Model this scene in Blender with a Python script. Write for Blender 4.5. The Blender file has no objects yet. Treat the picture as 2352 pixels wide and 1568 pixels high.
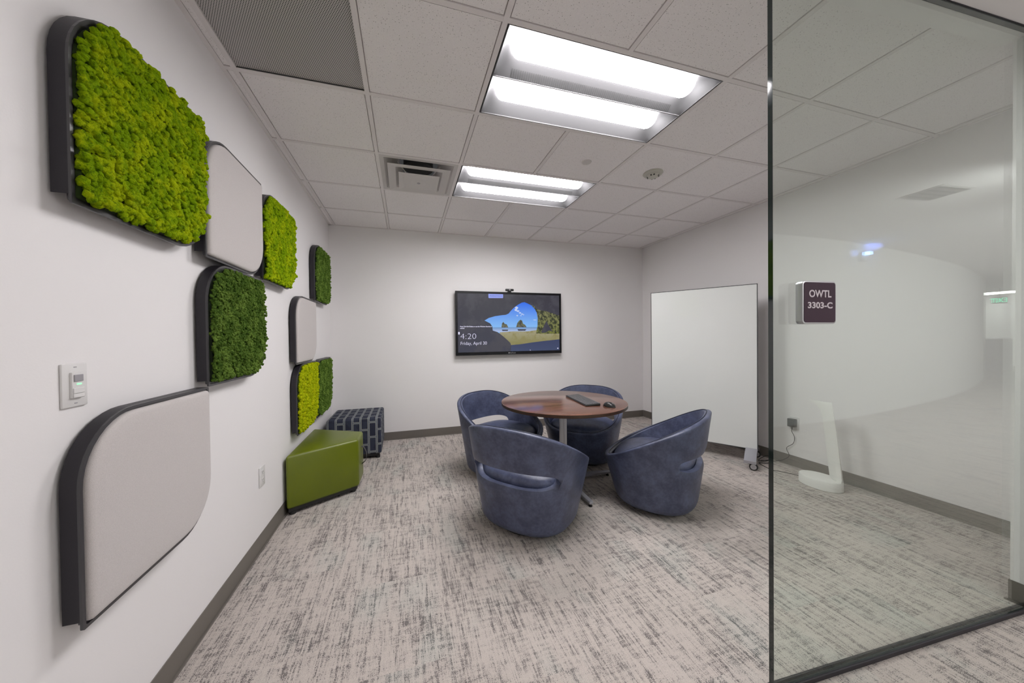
import bpy, bmesh, math, random
from math import sin, cos, pi, radians, sqrt, atan2, hypot
from mathutils import Vector, Matrix, noise
random.seed(7)
SC = bpy.context.scene
COL = SC.collection

# ------------------------------------------------------------------ dimensions
W, D, H = 4.3905, 4.3433, 2.603
GX0, T = 0.0617, 0.6096              # first grid line beside the left wall, tile module
GY = [D] + [D - 0.5504 - T * j for j in range(5)] # back wall, then grid lines towards the camera
def gx(i): return GX0 + T * i
def gy(j): return D - 0.5504 - T * (j - 1)
def glass_y(x): return 0.846 - 0.0565 * (x - 2.121)
def soffit_y(x): return 0.924 - 0.0742 * (x - 2.507)

# ------------------------------------------------------------------ materials
def new_mat(name):
    m = bpy.data.materials.new(name); m.use_nodes = True
    nt = m.node_tree; b = nt.nodes['Principled BSDF']
    return m, nt, b
def mat(name, col, rough=0.5, metal=0.0, spec=0.5, bump=None, var=None, coat=0.0, sheen=0.0):
    """procedural principled material; bump=(scale,strength), var=(scale,amount)"""
    m, nt, b = new_mat(name)
    b.inputs['Base Color'].default_value = (*col, 1); b.inputs['Roughness'].default_value = rough
    b.inputs['Metallic'].default_value = metal; b.inputs['Specular IOR Level'].default_value = spec
    b.inputs['Coat Weight'].default_value = coat; b.inputs['Sheen Weight'].default_value = sheen
    tc = nt.nodes.new('ShaderNodeTexCoord')
    if var:
        n = nt.nodes.new('ShaderNodeTexNoise'); n.inputs['Scale'].default_value = var[0]; n.inputs['Detail'].default_value = 4
        nt.links.new(tc.outputs['Object'], n.inputs['Vector'])
        mr = nt.nodes.new('ShaderNodeMapRange'); mr.inputs['To Min'].default_value = 1 - var[1]; mr.inputs['To Max'].default_value = 1 + var[1]
        mr.inputs['From Min'].default_value = .25; mr.inputs['From Max'].default_value = .75
        nt.links.new(n.outputs['Fac'], mr.inputs['Value'])
        vm = nt.nodes.new('ShaderNodeVectorMath'); vm.operation = 'SCALE'; vm.inputs[0].default_value = col
        nt.links.new(mr.outputs['Result'], vm.inputs['Scale']); nt.links.new(vm.outputs['Vector'], b.inputs['Base Color'])
    if bump:
        n = nt.nodes.new('ShaderNodeTexNoise'); n.inputs['Scale'].default_value = bump[0]; n.inputs['Detail'].default_value = 3
        nt.links.new(tc.outputs['Object'], n.inputs['Vector'])
        bp = nt.nodes.new('ShaderNodeBump'); bp.inputs['Strength'].default_value = bump[1]; bp.inputs['Distance'].default_value = .002
        nt.links.new(n.outputs['Fac'], bp.inputs['Height']); nt.links.new(bp.outputs['Normal'], b.inputs['Normal'])
    return m
def emis(name, col, strength):
    m, nt, b = new_mat(name)
    b.inputs['Base Color'].default_value = (*[min(c, .8) for c in col], 1)
    b.inputs['Emission Color'].default_value = (*col, 1); b.inputs['Emission Strength'].default_value = strength
    b.inputs['Roughness'].default_value = .3
    return m
def nd(nt, t, **k):
    n = nt.nodes.new(t)
    for a, v in k.items(): setattr(n, a, v)
    return n
def math_(nt, op, a, b=None, c=None):
    n = nd(nt, 'ShaderNodeMath', operation=op)
    for i, v in enumerate((a, b, c)):
        if v is None: continue
        if isinstance(v, (int, float)): n.inputs[i].default_value = v
        else: nt.links.new(v, n.inputs[i])
    return n.outputs[0]
def mix_(nt, f, a, b):
    n = nd(nt, 'ShaderNodeMix', data_type='RGBA')
    if isinstance(f, (int, float)): n.inputs[0].default_value = f
    else: nt.links.new(f, n.inputs[0])
    for i, v in ((6, a), (7, b)):
        if isinstance(v, tuple): n.inputs[i].default_value = (*v, 1)
        else: nt.links.new(v, n.inputs[i])
    return n.outputs[2]
def noise_(nt, vec, scale, detail=2, rough=.5):
    n = nd(nt, 'ShaderNodeTexNoise'); n.inputs['Scale'].default_value = scale
    n.inputs['Detail'].default_value = detail; n.inputs['Roughness'].default_value = rough
    nt.links.new(vec, n.inputs['Vector']); return n.outputs['Fac']
def map_(nt, vec, scale=(1, 1, 1), loc=(0, 0, 0), rot=(0, 0, 0)):
    n = nd(nt, 'ShaderNodeMapping'); n.inputs['Scale'].default_value = scale; n.inputs['Location'].default_value = loc
    n.inputs['Rotation'].default_value = rot; nt.links.new(vec, n.inputs['Vector']); return n.outputs[0]
def range_(nt, v, a, b, c=0., d=1.):
    n = nd(nt, 'ShaderNodeMapRange', clamp=True); n.interpolation_type = 'SMOOTHSTEP'
    for k, x in zip(('From Min', 'From Max', 'To Min', 'To Max'), (a, b, c, d)): n.inputs[k].default_value = x
    nt.links.new(v, n.inputs['Value']); return n.outputs['Result']

WALLP = mat('wall_paint', (.80, .782, .784), .62, spec=.3, bump=(160, .10))
WALLG = mat('corridor_paint', (.86, .86, .85), .6, spec=.3, bump=(160, .08))
DRYW = mat('drywall_ceiling', (.88, .86, .86), .8, spec=.2)
BASEB = mat('vinyl_base', (.150, .135, .118), .45, var=(3, .06))
GRIDM = mat('grid_metal', (.78, .745, .74), .45, spec=.4)
BLACKM = mat('black_powder_metal', (.016, .014, .019), .45, spec=.4, bump=(400, .1))
RIMM = mat('charcoal_rim', (.040, .038, .042), .35, spec=.6)
FABW = mat('oat_fabric', (.56, .525, .515), .95, spec=.15, bump=(900, .5), var=(500, .10), sheen=.25)
WHITEP = mat('white_plastic', (.70, .69, .685), .35)
GREYP = mat('grey_plastic', (.33, .32, .34), .3)
DARKP = mat('black_plastic', (.012, .012, .013), .35)
SLOT = mat('dark_slot', (.03, .03, .03), .7)
ALU = mat('brushed_aluminium', (.52, .52, .54), .32, metal=.85, bump=(300, .06))
SILV = mat('silver_paint', (.42, .42, .46), .35, metal=.5)
RUB = mat('black_rubber', (.012, .012, .012), .6)
WHB = mat('glass_board', (.74, .76, .745), .05, spec=.5)
REFL = mat('reflector_satin', (.082, .081, .084), .5, spec=.15)
LAMP = emis('lamp_diffuser', (1, .975, .985), 35.0)
FILLC = emis('corridor_lamp_diffuser', (1, .97, .96), 2.5)  # for the added fill light behind the camera
FILLF = emis('far_corridor_lamp_diffuser', (1, .99, .98), 20.0)  # for the added fill lights that brighten the mirrored corridor
GREEN = mat('green_vinyl', (.115, .145, .003), .34, spec=.5, bump=(500, .12), var=(6, .06))
ETCH = mat('green_stitch', (.10, .13, .02), .5)
NAVYP = mat('navy_piping', (.025, .028, .055), .5)

# carpet ---------------------------------------------------------------------
def carpet():
    m, nt, b = new_mat('carpet_planks')
    tc = nd(nt, 'ShaderNodeTexCoord').outputs['Object']
    sx = nd(nt, 'ShaderNodeSeparateXYZ'); nt.links.new(tc, sx.inputs[0])
    ix = math_(nt, 'FLOOR', math_(nt, 'MULTIPLY', sx.outputs[0], 2.0))
    iy = math_(nt, 'FLOOR', math_(nt, 'ADD', math_(nt, 'MULTIPLY', sx.outputs[1], 2.0), math_(nt, 'MULTIPLY', ix, .37)))
    cb = nd(nt, 'ShaderNodeCombineXYZ'); nt.links.new(ix, cb.inputs[0]); nt.links.new(iy, cb.inputs[1])
    wn = nd(nt, 'ShaderNodeTexWhiteNoise', noise_dimensions='3D'); nt.links.new(cb.outputs[0], wn.inputs['Vector'])
    off = nd(nt, 'ShaderNodeVectorMath', operation='SCALE'); off.inputs['Scale'].default_value = 7; nt.links.new(wn.outputs['Color'], off.inputs[0])
    add = nd(nt, 'ShaderNodeVectorMath', operation='ADD'); nt.links.new(tc, add.inputs[0]); nt.links.new(off.outputs[0], add.inputs[1])
    v = add.outputs[0]
    thread = noise_(nt, map_(nt, v, (1, .035, 1)), 210, 2, .6)       # long fine yarn rows
    dash = noise_(nt, map_(nt, v, (1, .16, 1)), 95, 2, .6)
    speck = noise_(nt, v, 330, 1, .6)
    streak = noise_(nt, map_(nt, v, (1, .07, 1)), 44, 3, .6)        # broad streaks along the plank
    cross = noise_(nt, map_(nt, v, (.22, 1, 1)), 62, 2, .6)         # short bars across
    patch = noise_(nt, v, 3.6, 2, .5)
    s = math_(nt, 'MULTIPLY', thread, .62)
    s = math_(nt, 'MULTIPLY_ADD', dash, .55, s)
    s = math_(nt, 'MULTIPLY_ADD', speck, 1.05, s)
    s = math_(nt, 'MULTIPLY_ADD', streak, .62, s)
    s = math_(nt, 'MULTIPLY_ADD', cross, .50, s)
    s = math_(nt, 'MULTIPLY_ADD', patch, .30, s)                    # mean ~1.82
    dark = range_(nt, s, 1.83, 2.04)
    tint = range_(nt, noise_(nt, map_(nt, v, (1, .4, 1)), 5.0, 2), .50, .72)
    light = mix_(nt, tint, (.585, .527, .487), (.555, .532, .494))
    light = mix_(nt, range_(nt, speck, .3, .7), mix_(nt, .5, light, (.33, .30, .276)), light)
    darkc = mix_(nt, tint, (.158, .142, .140), (.145, .150, .146))
    nt.links.new(mix_(nt, dark, light, darkc), b.inputs['Base Color'])
    b.inputs['Roughness'].default_value = .95; b.inputs['Specular IOR Level'].default_value = .1
    bp = nd(nt, 'ShaderNodeBump'); bp.inputs['Strength'].default_value = .5; bp.inputs['Distance'].default_value = .003
    nt.links.new(speck, bp.inputs['Height']); nt.links.new(bp.outputs[0], b.inputs['Normal'])
    return m
CARPET = carpet()

def ceil_tile():
    m, nt, b = new_mat('mineral_fibre_tile')
    tc = nd(nt, 'ShaderNodeTexCoord').outputs['Object']
    v = nd(nt, 'ShaderNodeTexVoronoi'); v.inputs['Scale'].default_value = 125; v.inputs['Randomness'].default_value = 1
    nt.links.new(tc, v.inputs['Vector'])
    r = nd(nt, 'ShaderNodeSeparateColor'); nt.links.new(v.outputs['Color'], r.inputs[0])
    th = math_(nt, 'MULTIPLY', r.outputs[0], .27)
    pit = math_(nt, 'LESS_THAN', v.outputs['Distance'], th)
    fine = range_(nt, noise_(nt, tc, 420, 2, .7), .35, .65)
    base = mix_(nt, fine, (.87, .84, .84), (.94, .91, .91))
    nt.links.new(mix_(nt, math_(nt, 'MULTIPLY', pit, .5), base, (.16, .15, .145)), b.inputs['Base Color'])
    b.inputs['Roughness'].default_value = .9; b.inputs['Specular IOR Level'].default_value = .15
    bp = nd(nt, 'ShaderNodeBump'); bp.inputs['Strength'].default_value = .35; bp.inputs['Distance'].default_value = .002
    nt.links.new(fine, bp.inputs['Height']); nt.links.new(bp.outputs[0], b.inputs['Normal'])
    return m
TILE = ceil_tile()

def perforated():
    m, nt, b = new_mat('perforated_metal')
    tc = nd(nt, 'ShaderNodeTexCoord').outputs['Object']
    s = nd(nt, 'ShaderNodeSeparateXYZ'); nt.links.new(tc, s.inputs[0])
    P = .0085
    def lat(ox, oy):
        fx = math_(nt, 'SUBTRACT', math_(nt, 'FRACT', math_(nt, 'ADD', math_(nt, 'DIVIDE', s.outputs[0], P), ox + 100)), .5)
        fy = math_(nt, 'MULTIPLY', math_(nt, 'SUBTRACT', math_(nt, 'FRACT', math_(nt, 'ADD', math_(nt, 'DIVIDE', s.outputs[1], P * 1.732), oy + 100)), .5), 1.732)
        return math_(nt, 'SQRT', math_(nt, 'ADD', math_(nt, 'MULTIPLY', fx, fx), math_(nt, 'MULTIPLY', fy, fy)))
    d = math_(nt, 'MINIMUM', lat(0, 0), lat(.5, .5))
    hole = range_(nt, d, .24, .34, 1, 0)
    nt.links.new(mix_(nt, hole, (.52, .50, .49), (.03, .03, .03)), b.inputs['Base Color'])
    b.inputs['Roughness'].default_value = .4
    return m
PERF = perforated()

def leather():
    m, nt, b = new_mat('blue_grey_leather')
    tc = nd(nt, 'ShaderNodeTexCoord').outputs['Object']
    a = noise_(nt, tc, 9, 5, .65); c = noise_(nt, tc, 60, 3, .6)
    f = range_(nt, math_(nt, 'MULTIPLY_ADD', c, .35, a), .45, .95)
    nt.links.new(mix_(nt, f, (.040, .047, .090), (.098, .116, .198)), b.inputs['Base Color'])
    b.inputs['Roughness'].default_value = .38; b.inputs['Specular IOR Level'].default_value = .6
    bp = nd(nt, 'ShaderNodeBump'); bp.inputs['Strength'].default_value = .25; bp.inputs['Distance'].default_value = .002
    nt.links.new(noise_(nt, tc, 350, 3), bp.inputs['Height']); nt.links.new(bp.outputs[0], b.inputs['Normal'])
    return m
LEATH = leather()
LSEAM = mat('dark_blue_welt', (.022, .026, .048), .5)

def moss(name, lo, mid, hi, sc):
    m, nt, b = new_mat(name)
    tc = nd(nt, 'ShaderNodeTexCoord').outputs['Object']
    a = noise_(nt, tc, sc, 4, .65); c = noise_(nt, tc, 260, 3, .7); e = noise_(nt, tc, 12, 2)
    f = math_(nt, 'MULTIPLY_ADD', c, .5, math_(nt, 'MULTIPLY', a, .7))
    x = mix_(nt, range_(nt, f, .42, .60), lo, mid)
    x = mix_(nt, range_(nt, math_(nt, 'MULTIPLY_ADD', e, .5, math_(nt, 'MULTIPLY', f, .6)), .56, .72), x, hi)
    nt.links.new(x, b.inputs['Base Color'])
    b.inputs['Roughness'].default_value = .95; b.inputs['Specular IOR Level'].default_value = .08
    bp = nd(nt, 'ShaderNodeBump'); bp.inputs['Strength'].default_value = 1; bp.inputs['Distance'].default_value = .012
    nt.links.new(noise_(nt, tc, 230, 5, .8), bp.inputs['Height']); nt.links.new(bp.outputs[0], b.inputs['Normal'])
    return m
MOSSB = moss('bright_reindeer_moss', (.10, .20, .002), (.34, .56, .003), (.66, .80, .006), 60)
MOSSY = moss('lime_reindeer_moss', (.24, .33, .002), (.60, .72, .004), (.80, .84, .008), 60)
MOSSD = moss('dark_sheet_moss', (.026, .062, .008), (.115, .215, .030), (.26, .41, .07), 80)
MBACKB = mat('moss_backing_lime', (.02, .04, .002), .9)
MBACKD = mat('moss_backing_dark', (.008, .018, .004), .9)

def wood():
    m, nt, b = new_mat('walnut_laminate')
    tc = nd(nt, 'ShaderNodeTexCoord').outputs['Object']
    v = map_(nt, tc, (.10, 1, 1), rot=(0, 0, radians(-8)))
    a = noise_(nt, v, 42, 5, .6); c = noise_(nt, map_(nt, tc, (.03, 1, 1), rot=(0, 0, radians(-8))), 240, 2); d = noise_(nt, v, 7, 2)
    f = math_(nt, 'MULTIPLY_ADD', c, .25, math_(nt, 'MULTIPLY_ADD', d, .5, math_(nt, 'MULTIPLY', a, .55)))
    nt.links.new(mix_(nt, range_(nt, f, .48, .82), (.058, .022, .014), (.195, .085, .055)), b.inputs['Base Color'])
    b.inputs['Roughness'].default_value = .20; b.inputs['Specular IOR Level'].default_value = .8; b.inputs['Coat Weight'].default_value = .25; b.inputs['Coat Roughness'].default_value = .14
    return m
WOOD = wood()
WEDGE = mat('walnut_edge', (.050, .024, .012), .4, var=(20, .2))

def navy_pattern():
    m, nt, b = new_mat('navy_geometric_weave')
    uv = nd(nt, 'ShaderNodeTexCoord').outputs['UV']
    def line(scale, bw, rh, off, loc, rot):
        br = nd(nt, 'ShaderNodeTexBrick'); br.offset = off; br.offset_frequency = 2; br.squash = 1
        br.inputs['Scale'].default_value = scale; br.inputs['Brick Width'].default_value = bw; br.inputs['Row Height'].default_value = rh
        br.inputs['Mortar Size'].default_value = .0125; br.inputs['Mortar Smooth'].default_value = 1.0
        nt.links.new(map_(nt, uv, loc=loc, rot=rot), br.inputs['Vector']); return br.outputs['Fac']
    f1 = line(1, .155, .078, .5, (0, 0, 0), (0, 0, radians(90)))
    band = range_(nt, f1, .10, .22); core = range_(nt, f1, .50, .62)
    blk = noise_(nt, uv, 11, 1)
    c = mix_(nt, range_(nt, blk, .45, .55), (.018, .020, .042), (.028, .033, .060))
    c = mix_(nt, band, c, (.42, .43, .38)); c = mix_(nt, core, c, (.13, .145, .18))
    fine = noise_(nt, map_(nt, uv, (1, 1, 1)), 700, 1)
    c = mix_(nt, math_(nt, 'MULTIPLY', fine, .25), c, (.10, .11, .13))
    nt.links.new(c, b.inputs['Base Color']); b.inputs['Roughness'].default_value = .85; b.inputs['Specular IOR Level'].default_value = .2
    return m
NAVY = navy_pattern()

def glass():
    m = bpy.data.materials.new('clear_green_tinted_glass'); m.use_nodes = True; nt = m.node_tree
    for n in list(nt.nodes): nt.nodes.remove(n)
    out = nd(nt, 'ShaderNodeOutputMaterial')
    tr = nd(nt, 'ShaderNodeBsdfTransparent'); tr.inputs['Color'].default_value = (.925, .955, .93, 1)
    gl = nd(nt, 'ShaderNodeBsdfGlossy'); gl.inputs['Roughness'].default_value = 0.0; gl.inputs['Color'].default_value = (.95, 1, .97, 1)
    ge = nd(nt, 'ShaderNodeNewGeometry')
    ior = math_(nt, 'ADD', math_(nt, 'MULTIPLY', ge.outputs['Backfacing'], 1 / 1.5 - 1.5), 1.5)
    fr = nd(nt, 'ShaderNodeFresnel'); nt.links.new(ior, fr.inputs['IOR'])
    mx = nd(nt, 'ShaderNodeMixShader'); nt.links.new(fr.outputs[0], mx.inputs[0])
    nt.links.new(tr.outputs[0], mx.inputs[1]); nt.links.new(gl.outputs[0], mx.inputs[2]); nt.links.new(mx.outputs[0], out.inputs[0])
    return m
GLASS = glass()
GEDGE = mat('polished_glass_edge', (.004, .012, .011), .06, spec=.8)

# ------------------------------------------------------------------ mesh helpers
class MB:
    def __init__(s): s.v = []; s.f = []; s.mi = []; s.mats = []
    def mat(s, m):
        if m not in s.mats: s.mats.append(m)
        return s.mats.index(m)
    def add(s, vs, fs, m):
        o = len(s.v); k = s.mat(m); s.v += [tuple(v) for v in vs]
        for f in fs: s.f.append([i + o for i in f]); s.mi.append(k)
    def box(s, x0, x1, y0, y1, z0, z1, m, M=None):
        vs = [Vector((x, y, z)) for z in (z0, z1) for x, y in ((x0, y0), (x1, y0), (x1, y1), (x0, y1))]
        if M: vs = [M @ v for v in vs]
        s.add(vs, [(0, 3, 2, 1), (4, 5, 6, 7), (0, 1, 5, 4), (1, 2, 6, 5), (2, 3, 7, 6), (3, 0, 4, 7)], m)
    def prism(s, poly, z0, z1, m, M=None, cap=True):
        n = len(poly)
        vs = [Vector((x, y, z)) for z in (z0, z1) for x, y in poly]
        if M: vs = [M @ v for v in vs]
        fs = [(i, (i + 1) % n, n + (i + 1) % n, n + i) for i in range(n)]
        if cap: fs += [tuple(range(n - 1, -1, -1)), tuple(range(n, 2 * n))]
        s.add(vs, fs, m)
    def lathe(s, prof, m, M=None, n=32, sx=1, sy=1):
        vs = []; fs = []
        for r, z in prof:
            for i in range(n):
                a = 2 * pi * i / n; vs.append(Vector((r * cos(a) * sx, r * sin(a) * sy, z)))
        if M: vs = [M @ v for v in vs]
        for j in range(len(prof) - 1):
            for i in range(n): fs.append((j * n + i, j * n + (i + 1) % n, (j + 1) * n + (i + 1) % n, (j + 1) * n + i))
        if prof[0][0] > 1e-6: fs.append(tuple(range(n - 1, -1, -1)))
        if prof[-1][0] > 1e-6: k = (len(prof) - 1) * n; fs.append(tuple(range(k, k + n)))
        s.add(vs, fs, m)
    def tube(s, pts, r, m, n=8, closed=False):
        pts = [Vector(p) for p in pts]; N = len(pts); vs = []; fs = []
        up = Vector((0, 0, 1)); prev = None
        for i, p in enumerate(pts):
            a = pts[(i - 1) % N] if (i > 0 or closed) else p; b = pts[(i + 1) % N] if (i < N - 1 or closed) else p
            t = (b - a).normalized()
            u = t.cross(up)
            if prev is not None: u = prev - t * prev.dot(t)
            if u.length < 1e-5: u = t.cross(Vector((1, 0, 0)))
            u.normalize(); w = t.cross(u); prev = u
            for k in range(n): an = 2 * pi * k / n; vs.append(p + u * (r * cos(an)) + w * (r * sin(an)))
        R = N if closed else N - 1
        for i in range(R):
            for k in range(n): j = (i + 1) % N; fs.append((i * n + k, i * n + (k + 1) % n, j * n + (k + 1) % n, j * n + k))
        if not closed: fs += [tuple(range(n - 1, -1, -1)), tuple(range((N - 1) * n, N * n))]
        s.add(vs, fs, m)
    def build(s, name, parent=None, smooth=False, bevel=0, seg=2, merge=False, uvbox=False, fixn=True, angle=40):
        me = bpy.data.meshes.new(name); me.from_pydata(s.v, [], s.f)
        for m in s.mats: me.materials.append(m)
        me.polygons.foreach_set('material_index', s.mi)
        bm = bmesh.new(); bm.from_mesh(me)
        if merge: bmesh.ops.remove_doubles(bm, verts=bm.verts, dist=1e-5)
        if fixn: bmesh.ops.recalc_face_normals(bm, faces=bm.faces)
        if bevel:
            es = [e for e in bm.edges if len(e.link_faces) == 2 and e.calc_face_angle(0) > radians(30)]
            bmesh.ops.bevel(bm, geom=es, offset=bevel, segments=seg, affect='EDGES', profile=.5, clamp_overlap=True)
        if uvbox:
            uvl = bm.loops.layers.uv.new('UVMap')
            for f in bm.faces:
                n = f.normal
                for l in f.loops:
                    c = l.vert.co
                    l[uvl].uv = (c.x, c.y) if abs(n.z) > .7 else ((c.y, c.z) if abs(n.x) > abs(n.y) else (c.x, c.z))
        bm.to_mesh(me); bm.free()
        if smooth:
            me.polygons.foreach_set('use_smooth', [True] * len(me.polygons))
            me.set_sharp_from_angle(angle=radians(angle))
        o = bpy.data.objects.new(name, me); COL.objects.link(o)
        if parent is not None: o.parent = parent; o.matrix_parent_inverse = Matrix.Identity(4)
        return o
def tag(o, label=None, cat=None, group=None, kind=None):
    if label: o['label'] = label
    if cat: o['category'] = cat
    if group: o['group'] = group
    if kind: o['kind'] = kind
    return o
def thing(name, label, cat, loc=(0, 0, 0), rz=0, group=None):
    o = bpy.data.objects.new(name, None); COL.objects.link(o); o.location = loc; o.rotation_euler = (0, 0, rz)
    o.empty_display_size = .1
    return tag(o, label, cat, group)
def struct(mb, name, **k): return tag(mb.build(name, **k), kind='structure')
def copy_tree(o, parent=None):
    c = o.copy(); COL.objects.link(c); c.parent = parent
    for ch in list(o.children): copy_tree(ch, c)
    return c
def text_mesh(name, s, size, m, M, parent, align='LEFT', offset=0.0, sx=1.0, width=None):
    cu = bpy.data.curves.new(name, 'FONT'); cu.body = s; cu.size = size; cu.align_x = align; cu.offset = offset; cu.extrude = size * .004
    cu.resolution_u = 4
    o = bpy.data.objects.new(name, cu); COL.objects.link(o); bpy.context.view_layer.update()
    me = bpy.data.meshes.new_from_object(o.evaluated_get(bpy.context.evaluated_depsgraph_get()))
    bpy.data.objects.remove(o); bpy.data.curves.remove(cu)
    if width:
        xs_ = [v.co.x for v in me.vertices]; sx = width / (max(xs_) - min(xs_))
        if align == 'LEFT': me.transform(Matrix.Translation((-min(xs_), 0, 0)))
    me.transform(M @ Matrix.Diagonal((sx, 1, 1, 1))); me.materials.clear(); me.materials.append(m)
    o = bpy.data.objects.new(name, me); COL.objects.link(o); o.parent = parent
    return o
def frame_mat(origin, xdir, ydir):
    x = Vector(xdir).normalized(); y = Vector(ydir).normalized(); z = x.cross(y)
    M = Matrix((x, y, z)).transposed().to_4x4(); M.translation = Vector(origin); return M

# ------------------------------------------------------------------ the setting
b = MB(); b.box(-.3, 22, -9, D + .2, -.1, 0, CARPET); struct(b, 'floor')
b = MB(); b.box(-.15, 0, -2.3, D + .15, 0, H + .1, WALLP); struct(b, 'wall_left')
b = MB(); b.box(0, W + .15, D, D + .15, 0, H + .1, WALLP); struct(b, 'wall_back')
b = MB(); b.box(W, W + .15, .815, D, 0, H + .1, WALLP); struct(b, 'wall_right')
# stub wall the glass butts into; it goes on as the corridor's inner wall
b = MB(); b.box(3.563, 21, .705, .815, 0, H + .1, WALLP); struct(b, 'wall_front')
# corridor wall behind the camera: straight, then curving away
cw = [(0, -1.95), (3, -1.95), (5.0, -1.95)]
ctrl = [(5.34, -1.95), (6.3, -2.04), (7.22, -2.2), (8.88, -2.57), (11.1, -3.18), (13.48, -4.01), (14.98, -4.61)]
for i in range(len(ctrl) - 1):
    for k in range(5):
        t = k / 5; p0 = ctrl[max(i - 1, 0)]; p1 = ctrl[i]; p2 = ctrl[i + 1]; p3 = ctrl[min(i + 2, len(ctrl) - 1)]
        cw.append(tuple(.5 * (2 * p1[a] + (p2[a] - p0[a]) * t + (2 * p0[a] - 5 * p1[a] + 4 * p2[a] - p3[a]) * t * t + (3 * p1[a] - p0[a] - 3 * p2[a] + p3[a]) * t ** 3) for a in (0, 1)))
cw.append(ctrl[-1])
b = MB(); poly = cw + [(x, y - .15) for x, y in reversed(cw)]; b.prism(poly, 0, H + .1, WALLG); struct(b, 'wall_corridor', smooth=True)
b = MB(); b.box(21, 21.15, -9, .62, 0, H + .1, WALLG); b.box(14.8, 21, -9.1, -9, 0, H + .1, WALLG); b.box(14.83, 14.98, -9, -4.7, 0, H + .1, WALLG)
struct(b, 'wall_far')

BH = .098
def base(name, x0, x1, y0, y1, toe):
    b = MB(); b.box(x0, x1, y0, y1, 0, BH, BASEB)
    tx0, tx1, ty0, ty1 = toe; b.box(tx0, tx1, ty0, ty1, 0, .006, BASEB)
    return struct(b, name, bevel=.0015, seg=1)
base('baseboard_left', 0, .004, -1.95, D, (0, .013, -1.95, D))
base('baseboard_back', .004, W - .004, D - .004, D, (.013, W - .013, D - .013, D))
base('baseboard_right', W - .004, W, .815, D - .004, (W - .013, W, .815, D - .013))
b = MB(); b.box(3.559, 3.563, .701, .819, 0, BH, BASEB); b.box(3.55, 3.563, .692, .828, 0, .006, BASEB)
b.box(3.563, 21, .701, .705, 0, BH, BASEB); b.box(3.563, W - .013, .815, .819, 0, BH, BASEB); struct(b, 'baseboard_front')

# suspended ceiling: tiles as quads (with openings for fixtures), drywall beyond the soffit line
TZ = H + .003
used = {(2, 4): 1, (3, 4): 1, (2, 2): 1, (3, 2): 1, (0, 4): 2, (1, 2): 2}       # (column, row): row j lies between gy(j) and gy(j+1)
xs = [0] + [gx(i) for i in range(8)] + [W]
ys = [D] + [gy(j) for j in range(1, 6)] + [None]
b = MB()
for ci in range(len(xs) - 1):
    for rj in range(len(ys) - 1):
        if (ci - 1, rj) in used: continue
        x0, x1 = xs[ci], xs[ci + 1]; y1 = ys[rj]
        ya = ys[rj + 1] if ys[rj + 1] is not None else soffit_y(x0); yb = ys[rj + 1] if ys[rj + 1] is not None else soffit_y(x1)
        b.add([(x0, ya, H + .015), (x1, yb, H + .015), (x1, y1, H + .015), (x0, y1, H + .015), (x0, ya, H + .03), (x1, yb, H + .03), (x1, y1, H + .03), (x0, y1, H + .03)],
              [(0, 3, 2, 1), (4, 5, 6, 7), (0, 1, 5, 4), (1, 2, 6, 5), (2, 3, 7, 6), (3, 0, 4, 7)], TILE)
        q = .0165; qa = q if x1 - x0 > .3 else .014; last = ys[rj + 1] is None
        l, r_, t_ = x0 + (qa if ci else .024), x1 - (qa if ci < 8 else .024), y1 - (q if rj else .022)
        b0, b1 = (ya + q, yb + q) if not last else (ya + .002, yb + .002)
        if r_ - l > .005:
            b.add([(l, b0, TZ), (r_, b1, TZ), (r_, t_, TZ), (l, t_, TZ), (l, b0, H + .015), (r_, b1, H + .015), (r_, t_, H + .015), (l, t_, H + .015)],
                  [(0, 3, 2, 1), (0, 1, 5, 4), (1, 2, 6, 5), (2, 3, 7, 6), (3, 0, 4, 7)], TILE)
struct(b, 'ceiling')
b = MB(); gw = .012
for i in range(8):
    x = gx(i); seg = [(D, soffit_y(x))]
    if i == 3: seg = [(D, gy(2)), (gy(3), gy(4)), (gy(5), soffit_y(x))]
    for a, c in seg: b.box(x - gw, x + gw, c, a, H, H + .03, GRIDM)
for j in range(1, 6): b.box(0, W, gy(j) - gw, gy(j) + gw, H + .0004, H + .03, GRIDM)
b.box(0, .022, 1.1, D, H + .0002, H + .03, GRIDM); b.box(W - .022, W, .815, D, H + .0002, H + .03, GRIDM); b.box(0, W, D - .02, D, H + .0002, H + .03, GRIDM)
struct(b, 'trim_1')
# drywall: header strip over the glass and the corridor ceiling with openings for the added lights
LC = [(1.2, -.75), (3.0, -1.35), (3.95, -1.62)]     # centres of the added, unseen corridor lights
b = MB()
n = 12
for k in range(n):
    x0 = -0.0 + (W) * k / n; x1 = W * (k + 1) / n
    b.add([(x0, .6, H - .001), (x1, .6, H - .001), (x1, soffit_y(x1), H - .001), (x0, soffit_y(x0), H - .001),
           (x0, .6, H + .09), (x1, .6, H + .09), (x1, soffit_y(x1), H + .09), (x0, soffit_y(x0), H + .09)],
          [(0, 3, 2, 1), (4, 5, 6, 7), (0, 1, 5, 4), (1, 2, 6, 5), (2, 3, 7, 6), (3, 0, 4, 7)], DRYW)
def slab_with_holes(b, X0, X1, Y0, Y1, holes, z0, z1, m):
    xs = sorted({X0, X1, *[h[0] for h in holes], *[h[1] for h in holes]}); ys = sorted({Y0, Y1, *[h[2] for h in holes], *[h[3] for h in holes]})
    for i in range(len(xs) - 1):
        for j in range(len(ys) - 1):
            cx = (xs[i] + xs[i + 1]) / 2; cy = (ys[j] + ys[j + 1]) / 2
            if any(h[0] < cx < h[1] and h[2] < cy < h[3] for h in holes): continue
            b.box(xs[i], xs[i + 1], ys[j], ys[j + 1], z0, z1, m)
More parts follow.
